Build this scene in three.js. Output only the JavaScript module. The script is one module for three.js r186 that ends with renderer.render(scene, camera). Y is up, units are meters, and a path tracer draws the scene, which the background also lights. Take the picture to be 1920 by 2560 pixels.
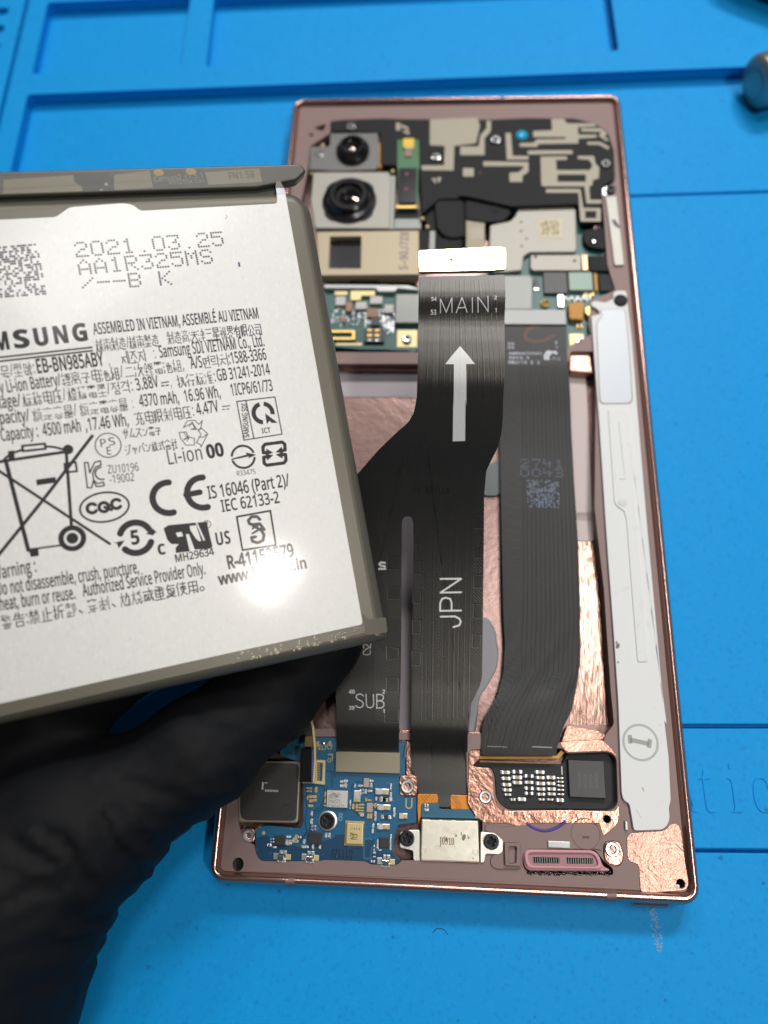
import * as THREE from 'three';
import { mergeGeometries } from 'three/addons/utils/BufferGeometryUtils.js';
import { RoundedBoxGeometry } from 'three/addons/geometries/RoundedBoxGeometry.js';
import { TessellateModifier } from 'three/addons/modifiers/TessellateModifier.js';
import { MarchingCubes } from 'three/addons/objects/MarchingCubes.js';
import { ImprovedNoise } from 'three/addons/math/ImprovedNoise.js';
import { FontLoader } from 'three/addons/loaders/FontLoader.js';
import { TextGeometry } from 'three/addons/geometries/TextGeometry.js';
import { RectAreaLightUniformsLib } from 'three/addons/lights/RectAreaLightUniformsLib.js';

// ---------------------------------------------------------------- camera, lamps, exposure
// All shapes are measured in millimetres on the bench (x right, y up, z towards the viewer; the phone lies along z) and scaled to metres.
const MM = 0.001;
const scene = new THREE.Scene();
const camera = new THREE.PerspectiveCamera(69.39, 3 / 4, 0.01, 6);
camera.position.set(-0.0049174, 0.134687, 0.0653567);
camera.up.set(-0.018474, 0.337326, -0.941207);
camera.lookAt(-0.0049174 - 0.0559108, 0.134687 - 0.9402427, 0.0653567 - 0.3358833);
camera.focus = 0.116;
camera.userData.fStop = 11;
scene.add(camera);

const renderer = new THREE.WebGLRenderer({ antialias: true });
renderer.toneMapping = THREE.LinearToneMapping;
renderer.toneMappingExposure = 0.62;
renderer.shadowMap.enabled = true;
scene.background = new THREE.Color(0.085, 0.092, 0.10);   // the dim room around the bench

RectAreaLightUniformsLib.init();
function lamp(dir, dist, w, h, level, colour, label, name) {   // level: light falling on the bench (pi = white at exposure 1)
  const d = new THREE.Vector3(...dir).normalize(), pos = d.clone().multiplyScalar(dist);
  const nits = level * dist * dist / (w * h);
  const l = new THREE.RectAreaLight(colour, nits, w, h);
  l.position.copy(pos); l.lookAt(0, 0, 0); l.name = name; scene.add(l);
  const g = new THREE.Group(); g.name = name; g.position.copy(pos).addScaledVector(d, 0.004); g.lookAt(0, 0, 0); // +z of the group faces the bench
  g.userData = { label, category: 'lamp' };
  const housing = new THREE.Mesh(new RoundedBoxGeometry(w + 0.03, h + 0.03, 0.03, 2, 0.006), new THREE.MeshStandardMaterial({ color: 0xd8d8d8, roughness: 0.5 }));
  housing.name = 'lamp_housing'; housing.position.z = -0.017; g.add(housing);
  const glow = new THREE.Mesh(new THREE.BoxGeometry(w, h, 0.003), new THREE.MeshStandardMaterial({ color: 0xffffff, emissive: colour, emissiveIntensity: 6, roughness: 0.6 }));
  glow.name = 'lamp_diffuser'; glow.position.z = 0.0; g.add(glow);
  scene.add(g);
}
const LW = new THREE.Color(1, 0.95, 0.87), LC = new THREE.Color(1, 0.98, 0.955);
lamp([-0.27, 0.80, -0.62], 1.0, 0.10, 0.10, 0.45, LC, 'square white lamp head above the far left of the bench', 'bench_lamp');
lamp([0.05, 0.79, -0.61], 1.0, 0.14, 0.09, 1.0, LC, 'wide white lamp head above the far middle of the bench', 'bench_lamp_003');
lamp([0.27, 0.78, -0.60], 0.6, 0.062, 0.062, 1.3, LC, 'square white lamp head above the far right of the bench', 'bench_lamp_001');
lamp([0.366, 0.893, 0.254], 0.528, 0.038, 0.028, 1.35, LW, 'small warm lamp head above the near right of the bench', 'bench_lamp_002');
lamp([0.17, 0.96, -0.19], 1.5, 0.18, 0.44, 0.85, LC, 'large white ceiling panel straight above the bench', 'ceiling_panel');

// ---------------------------------------------------------------- helpers
let seed = 7;
const rnd = () => { seed = (seed * 1664525 + 1013904223) >>> 0; return seed / 4294967296; };
const noise3 = new ImprovedNoise();
function add(name, geo, mat, parent = scene) {
  if (!geo.userData.mm) { geo.scale(MM, MM, MM); geo.userData.mm = true; }
  const m = new THREE.Mesh(geo, mat); m.name = name; m.castShadow = m.receiveShadow = true; parent.add(m); return m;
}
function at(m, x, y, z, ry = 0) { m.position.set(x * MM, y * MM, z * MM); m.rotation.y = ry; return m; }
function path(P, pts, r = 0) {   // closed outline [[x, z, own radius]] with rounded corners
  const n = pts.length, v = (i) => new THREE.Vector2(pts[(i + n) % n][0], -pts[(i + n) % n][1]);
  for (let i = 0; i < n; i++) {
    const a = v(i - 1), b = v(i), c = v(i + 1), q = pts[i][2] ?? r;
    const d1 = a.clone().sub(b), d2 = c.clone().sub(b), k1 = Math.min(q, d1.length() * 0.48), k2 = Math.min(q, d2.length() * 0.48);
    const p1 = b.clone().addScaledVector(d1.normalize(), k1), p2 = b.clone().addScaledVector(d2.normalize(), k2);
    if (i === 0) P.moveTo(p1.x, p1.y); else P.lineTo(p1.x, p1.y);
    if (q > 0) P.quadraticCurveTo(b.x, b.y, p2.x, p2.y);
  }
  P.closePath(); return P;
}
function plate(pts, y0, y1, o = {}) {
  const s = path(new THREE.Shape(), pts, o.r ?? 0);
  for (const h of o.holes ?? []) s.holes.push(h instanceof THREE.Path ? h : path(new THREE.Path(), h, o.hr ?? o.r ?? 0));
  const b = o.bevel ?? 0, t = y1 - y0;
  const g = new THREE.ExtrudeGeometry(s, { depth: t - 2 * b, bevelEnabled: b > 0, bevelSize: b, bevelOffset: -b, bevelThickness: b, bevelSegments: o.seg ?? 2, curveSegments: o.curve ?? 5 });
  g.rotateX(-Math.PI / 2); g.translate(0, y0 + b, 0);
  return g;
}
const hole = (x, z, rx, rz = rx) => { const p = new THREE.Path(); p.absellipse(x, -z, rx, rz, 0, Math.PI * 2, true); return p; };
const box2 = (c) => { const [a, b] = c; return [Math.min(a[0], b[0]), Math.min(a[1], b[1]), Math.max(a[0], b[0]), Math.max(a[1], b[1])]; };
const rect = (c) => { const [x0, z0, x1, z1] = box2(c); return [[x0, z0], [x1, z0], [x1, z1], [x0, z1]]; };
const block = (c, y0, y1, o = {}) => plate(rect(c), y0, y1, { bevel: 0.05, ...o });
function disc(x, z, r, y0, y1, o = {}) { const b = o.bevel ?? 0.06; const g = new THREE.LatheGeometry([[0.001, y1], [r - b, y1], [r, y1 - b], [r, y0], [0.001, y0]].map((p) => new THREE.Vector2(...p)), o.n ?? 28); g.translate(x, 0, z); return creased(g); }
function lathe(x, z, prof, n = 32) { const g = new THREE.LatheGeometry(prof.map((p) => new THREE.Vector2(Math.max(p[0], 0.001), p[1])), n); g.translate(x, 0, z); return creased(g); }
function creased(g) {   // hard edges on turned parts: split and use flat normals along the profile, smooth around
  const p = g.toNonIndexed(), pos = p.attributes.position, nor = new Float32Array(pos.count * 3), a = new THREE.Vector3(), b = new THREE.Vector3(), c = new THREE.Vector3();
  g.computeBoundingBox(); const cx = (g.boundingBox.min.x + g.boundingBox.max.x) / 2, cz = (g.boundingBox.min.z + g.boundingBox.max.z) / 2;
  for (let i = 0; i < pos.count; i += 3) {
    a.fromBufferAttribute(pos, i); b.fromBufferAttribute(pos, i + 1); c.fromBufferAttribute(pos, i + 2);
    const n = b.clone().sub(a).cross(c.clone().sub(a)).normalize(), hor = Math.hypot(n.x, n.z), sg = n.x * ((a.x + b.x + c.x) / 3 - cx) + n.z * ((a.z + b.z + c.z) / 3 - cz) < 0 ? -1 : 1;
    [a, b, c].forEach((q, k) => { const dx = q.x - cx, dz = q.z - cz, l = Math.hypot(dx, dz); nor.set(l < 0.01 ? [n.x, n.y, n.z] : [sg * hor * dx / l, n.y, sg * hor * dz / l], (i + k) * 3); });
  }
  p.setAttribute('normal', new THREE.BufferAttribute(nor, 3)); return p;
}
function canvasTex(w, h, ppm, draw, srgb = true) {   // a canvas measured in mm
  const c = document.createElement('canvas'); c.width = Math.round(w * ppm); c.height = Math.round(h * ppm);
  const g = c.getContext('2d'); g.scale(c.width / w, c.height / h); draw(g);
  const t = new THREE.CanvasTexture(c); if (srgb) t.colorSpace = THREE.SRGBColorSpace; t.magFilter = THREE.LinearFilter; return t;
}
function bedTex(x0, z0, w, h, ppm, draw, srgb = true) {   // a print laid out in bench millimetres, for shapes made by plate()
  const t = canvasTex(w, h, ppm, (g) => { g.translate(-x0, -z0); draw(g); }, srgb);
  t.repeat.set(1 / w, 1 / h); t.offset.set(-x0 / w, (z0 + h) / h); return t;
}
function noiseTex(n, scale, fn) {   // tiling grey noise, `scale` mm per tile
  const d = new Uint8Array(n * n * 4);
  for (let y = 0; y < n; y++) for (let x = 0; x < n; x++) { const v = Math.max(0, Math.min(255, 255 * fn(x / n, y / n))); d.set([v, v, v, 255], (y * n + x) * 4); }
  const t = new THREE.DataTexture(d, n, n); t.wrapS = t.wrapT = THREE.RepeatWrapping; t.magFilter = THREE.LinearFilter; t.repeat.set(1 / scale, 1 / scale); t.needsUpdate = true; return t;
}
const ring = (u, v, f, k = 0) => { const a = u * Math.PI * 2, b = v * Math.PI * 2, q = f / 6.283; return noise3.noise(Math.cos(a) * q + 9 + k, Math.sin(a) * q + Math.cos(b) * q * 1.01 + 5, Math.sin(b) * q + k * 3.1); };
const fineTex = noiseTex(256, 6, () => 0.25 + 0.5 * rnd());
const grainTex = noiseTex(256, 9, (u, v) => 0.5 + 0.2 * ring(u, v, 40) + 0.25 * ring(u, v, 90, 2) + 0.25 * (rnd() - 0.5));
const wrinkleTex = noiseTex(256, 14, (u, v) => 0.5 + 0.5 * ring(u, v, 9) + 0.35 * ring(u, v, 22, 3) + 0.2 * ring(u, v, 50, 5));
const brushTex = noiseTex(256, 7, (u, v) => 0.5 + 0.5 * ring(u, v, 20) + 0.35 * ring(u, v, 44, 4)); brushTex.repeat.set(1 / 5, 1 / 60);   // streaks along the phone
const tile = (t, k) => { const c = t.clone(); c.repeat.set(1 / k, 1 / k); c.needsUpdate = true; return c; };
const std = (rgb, roughness, metalness = 0, more = {}) => new THREE.MeshStandardMaterial({ color: new THREE.Color(...rgb), roughness, metalness, ...more });
const phys = (rgb, roughness, metalness = 0, more = {}) => new THREE.MeshPhysicalMaterial({ color: new THREE.Color(...rgb), roughness, metalness, ...more });
const bump = (t, s) => ({ bumpMap: t, bumpScale: s * MM });
const M = {
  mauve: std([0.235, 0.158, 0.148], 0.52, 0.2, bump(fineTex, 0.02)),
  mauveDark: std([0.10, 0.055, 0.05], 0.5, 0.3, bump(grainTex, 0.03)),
  rim: std([0.50, 0.31, 0.27], 0.22, 0.88, bump(grainTex, 0.008)),
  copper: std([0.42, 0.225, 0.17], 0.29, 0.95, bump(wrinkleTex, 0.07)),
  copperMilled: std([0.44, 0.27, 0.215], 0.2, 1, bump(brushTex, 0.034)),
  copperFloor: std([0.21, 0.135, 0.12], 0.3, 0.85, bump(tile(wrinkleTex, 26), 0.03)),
  copperScratched: std([0.31, 0.175, 0.14], 0.33, 0.95, bump(tile(wrinkleTex, 9), 0.05)),
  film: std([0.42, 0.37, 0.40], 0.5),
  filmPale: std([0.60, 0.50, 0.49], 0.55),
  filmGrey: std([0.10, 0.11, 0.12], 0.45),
  filmPaintedShade: std([0.24, 0.23, 0.26], 0.4),  // darker copy of the film, shade put into its colour
  teal: std([0.012, 0.105, 0.095], 0.4, 0, bump(fineTex, 0.01)),
  blue: std([0.008, 0.115, 0.20], 0.38, 0, bump(fineTex, 0.008)),
  green: std([0.03, 0.16, 0.055], 0.4),
  black: phys([0.011, 0.012, 0.0135], 0.62, 0, { specularIntensity: 0.55, ...bump(fineTex, 0.02) }),
  blackSoft: std([0.022, 0.023, 0.025], 0.7, 0, bump(fineTex, 0.02)),
  blackGloss: phys([0.006, 0.006, 0.008], 0.18, 0, { clearcoat: 0.6, clearcoatRoughness: 0.1 }),
  chip: std([0.022, 0.022, 0.024], 0.42, 0, bump(fineTex, 0.01)),
  trace: std([0.37, 0.335, 0.265], 0.55, 0.2, bump(fineTex, 0.01)),
  shield: std([0.35, 0.335, 0.295], 0.5, 0.4, bump(grainTex, 0.015)),
  shieldGrey: std([0.30, 0.31, 0.295], 0.5, 0.35, bump(grainTex, 0.012)),
  bronze: std([0.27, 0.235, 0.175], 0.5, 0.4, bump(grainTex, 0.012)),
  bronzePlate: std([0.27, 0.24, 0.17], 0.5, 0.4, bump(fineTex, 0.012)),
  steel: std([0.72, 0.70, 0.63], 0.38, 0.85, bump(grainTex, 0.02)),
  chrome: std([0.80, 0.80, 0.80], 0.16, 1),
  tin: std([0.74, 0.75, 0.76], 0.28, 0.9),
  gold: std([0.62, 0.42, 0.14], 0.38, 0.8),
  goldPale: std([0.58, 0.49, 0.26], 0.45, 0.6, bump(fineTex, 0.01)),
  kapton: phys([0.55, 0.25, 0.015], 0.25, 0.1, { clearcoat: 0.5, clearcoatRoughness: 0.2 }),
  capTan: std([0.42, 0.36, 0.25], 0.4),
  capBrown: std([0.34, 0.18, 0.11], 0.45),
  capWhite: std([0.55, 0.53, 0.50], 0.4),
  capPink: std([0.42, 0.33, 0.29], 0.45),
  resin: std([0.10, 0.12, 0.30], 0.35),
  white: std([0.70, 0.70, 0.68], 0.5, 0, bump(fineTex, 0.01)),
  panel: std([0.62, 0.67, 0.73], 0.35),
  amber: std([0.22, 0.13, 0.02], 0.35),
  foam: std([0.62, 0.30, 0.06], 0.6, 0, bump(wrinkleTex, 0.15)),
  yellow: std([0.85, 0.55, 0.03], 0.4),
  pink: phys([0.60, 0.29, 0.33], 0.42, 0, { sheen: 0.3, sheenColor: new THREE.Color(1, 0.8, 0.8) }),
  pinkDirty: std([0.40, 0.19, 0.22], 0.5, 0, bump(fineTex, 0.02)),
  tab: std([0.42, 0.43, 0.43], 0.35, 0.3),
  hole: std([0.006, 0.006, 0.006], 0.7),
  mint: std([0.28, 0.37, 0.32], 0.5, 0.2, bump(grainTex, 0.02)),
  screw: std([0.045, 0.045, 0.05], 0.3, 0.85),
  pen: std([0.05, 0.02, 0.30], 0.5),
  cyan: phys([0.0, 0.42, 0.72], 0.15, 0, { clearcoat: 1, clearcoatRoughness: 0.05 }),
  glass: phys([0.004, 0.004, 0.006], 0.05, 0, { clearcoat: 1, clearcoatRoughness: 0.02, iridescence: 0.6, iridescenceIOR: 1.6, iridescenceThicknessRange: [200, 320] }),
  red: std([0.25, 0.02, 0.05], 0.4),
};
function thing(name, label, category, group) { const g = new THREE.Group(); g.name = name; g.userData = { label, category }; if (group) g.userData.group = group; scene.add(g); return g; }

// ---------------------------------------------------------------- the blue repair mat
const matTurn = Math.atan(0.033);
const matBlueTex = canvasTex(140, 140, 7, (g) => {
  g.fillStyle = 'rgb(5,153,228)'; g.fillRect(0, 0, 140, 140);
  for (let i = 0; i < 26000; i++) { const k = rnd(); g.fillStyle = k < 0.5 ? 'rgba(0,124,200,0.22)' : 'rgba(24,170,238,0.18)'; const s = 0.15 + rnd() * 0.5; g.fillRect(rnd() * 140, rnd() * 140, s, s); }
  for (let i = 0; i < 150; i++) { g.fillStyle = 'rgba(12,70,130,' + (0.15 + 0.3 * rnd()) + ')'; g.beginPath(); g.arc(rnd() * 140, rnd() * 140, 0.12 + rnd() * 0.25, 0, 7); g.fill(); }                    // dark specks
  for (let i = 0; i < 260; i++) { g.fillStyle = 'rgba(190,215,235,' + (0.15 + 0.35 * rnd()) + ')'; g.fillRect(rnd() * 140, rnd() * 140, 0.1 + rnd() * 0.3, 0.1); }
  for (let i = 0; i < 70; i++) { const sx = rnd() * 140, sy = rnd() * 140; for (let k = 0; k < 26; k++) { g.fillStyle = 'rgba(120,178,226,' + 0.16 * rnd() + ')'; g.fillRect(sx + (rnd() - 0.5) * 7 * rnd(), sy + (rnd() - 0.5) * 4 * rnd(), 0.2 + rnd() * 0.9, 0.08 + rnd() * 0.2); } }
  for (let i = 0; i < 130; i++) { g.strokeStyle = 'rgba(150,190,225,' + (0.1 + 0.18 * rnd()) + ')'; g.lineWidth = 0.08; const x = rnd() * 140, y = rnd() * 140, a = rnd() * 6; g.beginPath(); g.moveTo(x, y); g.quadraticCurveTo(x + Math.cos(a) * 1.5, y + Math.sin(a) * 1.5, x + Math.cos(a + 0.6) * 3, y + Math.sin(a + 0.6) * 3); g.stroke(); }
});
matBlueTex.wrapS = matBlueTex.wrapT = THREE.RepeatWrapping; matBlueTex.repeat.set(1 / 140, 1 / 140);
const matBlue = new THREE.MeshPhysicalMaterial({ map: matBlueTex, roughness: 0.6, specularIntensity: 0.45, ...bump(tile(grainTex, 12), 0.02) });
const mat = thing('repair_mat', 'blue silicone repair mat with raised rimmed compartments under the open phone', 'mat');
mat.rotation.y = matTurn;
{
  const R = (x0, z0, x1, z1) => [[x0, z0], [x1, z0], [x1, z1], [x0, z1]];
  add('base_sheet', plate(R(-190, -170, 170, 190), -6, -2.5, { r: 4 }), matBlue, mat);
  // floor panels, parted by shallow grooves
  const floors = [R(-101.4, -92.2, 160, -58.15), [[-101.4, -57.55], [160, -57.55], [160, 56.4], [0, 56.4], [0, 76.6], [160, 76.6], [160, 185], [-101.4, 185]], R(0.6, 57.05, 160, 76.0)];
  const drops = [0, 0, -0.22];
  floors.forEach((f, i) => add('floor_panel', plate(f, -2.6, drops[i], { bevel: 0.25, seg: 3, r: 0.6 }), matBlue, mat));
  // raised ribs with rounded upper edges
  add('raised_rim', plate(R(-106.4, -129.5, 164, 190), -2.55, 3.2, { bevel: 0.7, seg: 4, r: 1, hr: 1.7, holes: [R(-101.6, -92.3, 159, 186), R(-101.6, -124, -62.8, -97.65), R(-58, -124, 43.1, -97.65), R(48.9, -124, 159, -97.65)] }), matBlue, mat);
  for (const [a, b] of [[-101.5, -62.9], [-57.9, 43.0], [49.0, 160]]) add('tray_floor', plate(R(a, -123.9, b, -97.7), -2.5, 0, { bevel: 0.1 }), matBlue, mat);
  // tool rack at the left with slots
  const slots = []; for (let i = -1; i < 9; i++) slots.push(path(new THREE.Path(), R(-118, -122.2 + i * 6.3, -111.2, -119.9 + i * 6.3).reverse(), 1.1));
  add('tool_rack', plate(R(-160, -129.5, -107.3, 185), -2.5, 3.2, { bevel: 0.5, seg: 3, holes: slots }), matBlue, mat);
  // raised lettering
  const font = await new FontLoader().loadAsync('fonts/droid/droid_serif_regular.typeface.json');
  [['a', 35.2], ['t', 39.55], ['i', 44.1], ['o', 47.9], ['n', 52.2]].forEach(([ch, x]) => {
    const g = new TextGeometry(ch, { font, size: 6.1, depth: 0.1, curveSegments: 6, bevelEnabled: true, bevelSize: 0.05, bevelOffset: -0.2, bevelThickness: 0.06, bevelSegments: 2 });
    g.scale(0.82, 1.25, 1); g.rotateX(-Math.PI / 2); g.translate(x, -0.2, 70.6); add('raised_letter', g, matBlue, mat);
  });
}
// dried glue smear beside the phone's lower right corner
{
  const g = thing('glue_smear', 'whitish dried smear on the blue mat below the lower right corner of the phone', 'smear');
  const parts = []; const c = [[32.86,86.64]][0];
  for (let i = 0; i < 120; i++) { const t = rnd() * 2 - 1, w = 0.75 * Math.sqrt(1 - t * t); const s = new RoundedBoxGeometry(0.1 + rnd() * 0.22, 0.06, 0.1 + rnd() * 0.3, 1, 0.03); s.rotateY(rnd() * 3); s.translate(c[0] + (rnd() * 2 - 1) * w + 0.25 * t, 0.025, c[1] + t * 3.2); parts.push(s); }
  add('smear', mergeGeometries(parts), std([0.16, 0.40, 0.64], 0.6), g);
}
// fibres and crumbs lying on the mat
[[[[-1.34,88.02]][0], 0.5, 'thin dark hair on the blue mat below the charging port'], [[[15.61,-43.89]][0], 0.2, ''], ].slice(0, 1).forEach(([c, a, label]) => {
  const g = add('hair', new THREE.TubeGeometry(new THREE.CatmullRomCurve3([[-1.2, 0.7], [-0.4, 0.1], [0.6, 0.2], [1.3, 0.9]].map((p) => new THREE.Vector3(c[0] + p[0], 0.03, c[1] + p[1]))), 20, 0.05, 5), M.hole);
  g.userData = { label, category: 'hair' };
});
// metal cylinder and dark tool at the far right
{
  const g = thing('metal_cylinder', 'scuffed silver metal cylinder lying on the mat at the right edge', 'cylinder');
  const c = new THREE.Group(); void c;
  const body = new THREE.LatheGeometry([[0.01, 0], [3.0, 0], [3.1, 0.3], [4.2, 0.3], [5.2, 0.8], [5.7, 1.6], [5.7, 13], [0.01, 13]].map((p) => new THREE.Vector2(...p)), 40);
  body.rotateZ(-Math.PI / 2); body.rotateY(0.38); body.translate(67.6, 5.7, -85.6);
  add('cylinder_body', body, std([0.33, 0.32, 0.30], 0.36, 0.7, bump(tile(wrinkleTex, 5), 0.05)), g);
  const h = thing('tool_handle', 'dark blue black tool handle cut off by the top right corner', 'tool');
  const t = new THREE.CapsuleGeometry(7, 60, 6, 24); t.rotateZ(Math.PI / 2); t.rotateY(-0.55); t.translate(97, 8, -112);
  add('handle_grip', t, std([0.012, 0.018, 0.05], 0.45), h);
}

// ---------------------------------------------------------------- the open phone
const phone = thing('smartphone', 'open rose gold smartphone without its back, inner boards and flex cables bare', 'phone');
const OUT = [[-37.73,-82.61],[37.82,-82.74],[38.54,82.5],[-38.55,82.48]];
{
  // rim swept round the outline
  const prof = [[1.7, 0.0], [0.7, 0.25], [0.2, 1.1], [0, 2.4], [0, 4.0], [0.1, 5.0], [0.32, 5.8], [0.62, 6.3], [0.9, 6.5], [1.2, 6.52], [1.5, 6.3], [1.62, 5.95], [1.75, 5.5], [1.9, 5.4], [2.1, 2.3]];
  const corner = 2.9, dense = [];
  const n4 = OUT.length;
  for (let i = 0; i < n4; i++) {
    const b = new THREE.Vector2(...OUT[i]), a = new THREE.Vector2(...OUT[(i + 3) % 4]), c = new THREE.Vector2(...OUT[(i + 1) % 4]);
    const d1 = a.clone().sub(b).normalize(), d2 = c.clone().sub(b).normalize(), ctr = b.clone().addScaledVector(d1, corner).addScaledVector(d2, corner);
    for (let k = 0; k <= 10; k++) { const t = k / 10 * Math.PI / 2; dense.push([ctr.clone().addScaledVector(d2, -corner * Math.cos(t)).addScaledVector(d1, -corner * Math.sin(t)), d2.clone().multiplyScalar(-Math.cos(t)).addScaledVector(d1, -Math.sin(t)).normalize()]); }
    const p = dense[dense.length - 1][0], q = new THREE.Vector2(...OUT[(i + 1) % 4]).addScaledVector(d2, -corner);
    const nn = dense[dense.length - 1][1]; for (let k = 1; k < 12; k++) dense.push([p.clone().lerp(q, k / 12), nn.clone()]);
  }
  function sweep(from, to, lift) {
    const P = prof.map(([d, y]) => [d - lift, y + lift]), pos = [], uv = [], idx = [], N = P.length; let len = 0;
    for (let i = from; i <= to; i++) {
      const [p, o] = dense[i % dense.length]; if (i > from) len += p.distanceTo(dense[(i - 1) % dense.length][0]);
      P.forEach(([d, y], k) => { pos.push(p.x - o.x * d, y, p.y - o.y * d); uv.push(k * 0.4, len); });
    }
    for (let i = 0; i < to - from; i++) for (let k = 0; k < N - 1; k++) { const a = i * N + k, b = a + N; idx.push(a, a + 1, b, a + 1, b + 1, b); }
    const g = new THREE.BufferGeometry(); g.setAttribute('position', new THREE.Float32BufferAttribute(pos, 3)); g.setAttribute('uv', new THREE.Float32BufferAttribute(uv, 2)); g.setIndex(idx); g.computeVertexNormals(); return g;
  }
  add('rim', sweep(0, dense.length, 0), M.rim, phone);
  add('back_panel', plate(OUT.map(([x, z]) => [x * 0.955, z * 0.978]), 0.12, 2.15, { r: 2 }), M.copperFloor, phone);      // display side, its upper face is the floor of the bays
  const cut = (pts, w) => { const [a, b] = pts; return [a, b, w]; }; void cut;
  // antenna breaks: short mauve plastic inserts in the rim
  const insert = (c) => { let best = 0, bd = 1e9; dense.forEach(([p], i) => { const d = Math.hypot(p.x - c[0], p.y - c[1]); if (d < bd) { bd = d; best = i; } }); return best; };
  const gap = (c, half) => {
    const i = insert(c), [p, o] = dense[i], t = new THREE.Vector2(-o.y, o.x), k = (c[0] - p.x) * t.x + (c[1] - p.y) * t.y, q = p.clone().addScaledVector(t, k), N = prof.length, pos = [], uv = [], idx = [];
    for (const s of [-half, half]) prof.forEach(([d, y], j) => { const e = 0.02; pos.push(q.x + t.x * s - o.x * (d - e), y + (j > 4 ? e : 0), q.y + t.y * s - o.y * (d - e)); uv.push(j * 0.4, s); });
    for (let j = 0; j < N - 1; j++) idx.push(j, j + 1, N + j, j + 1, N + j + 1, N + j);
    const g = new THREE.BufferGeometry(); g.setAttribute('position', new THREE.Float32BufferAttribute(pos, 3)); g.setAttribute('uv', new THREE.Float32BufferAttribute(uv, 2)); g.setIndex(idx); g.computeVertexNormals(); add('antenna_break', g, M.mauve, phone);
  };
  gap([[-25.08,82.15]][0], 0.75); gap([[24.74,82.06]][0], 0.75); gap([[-26.01,-80.05]][0], 0.5); gap([[10.85,-79.98]][0], 0.5); gap([[36.36,-58]][0], 0.5);
}
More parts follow.
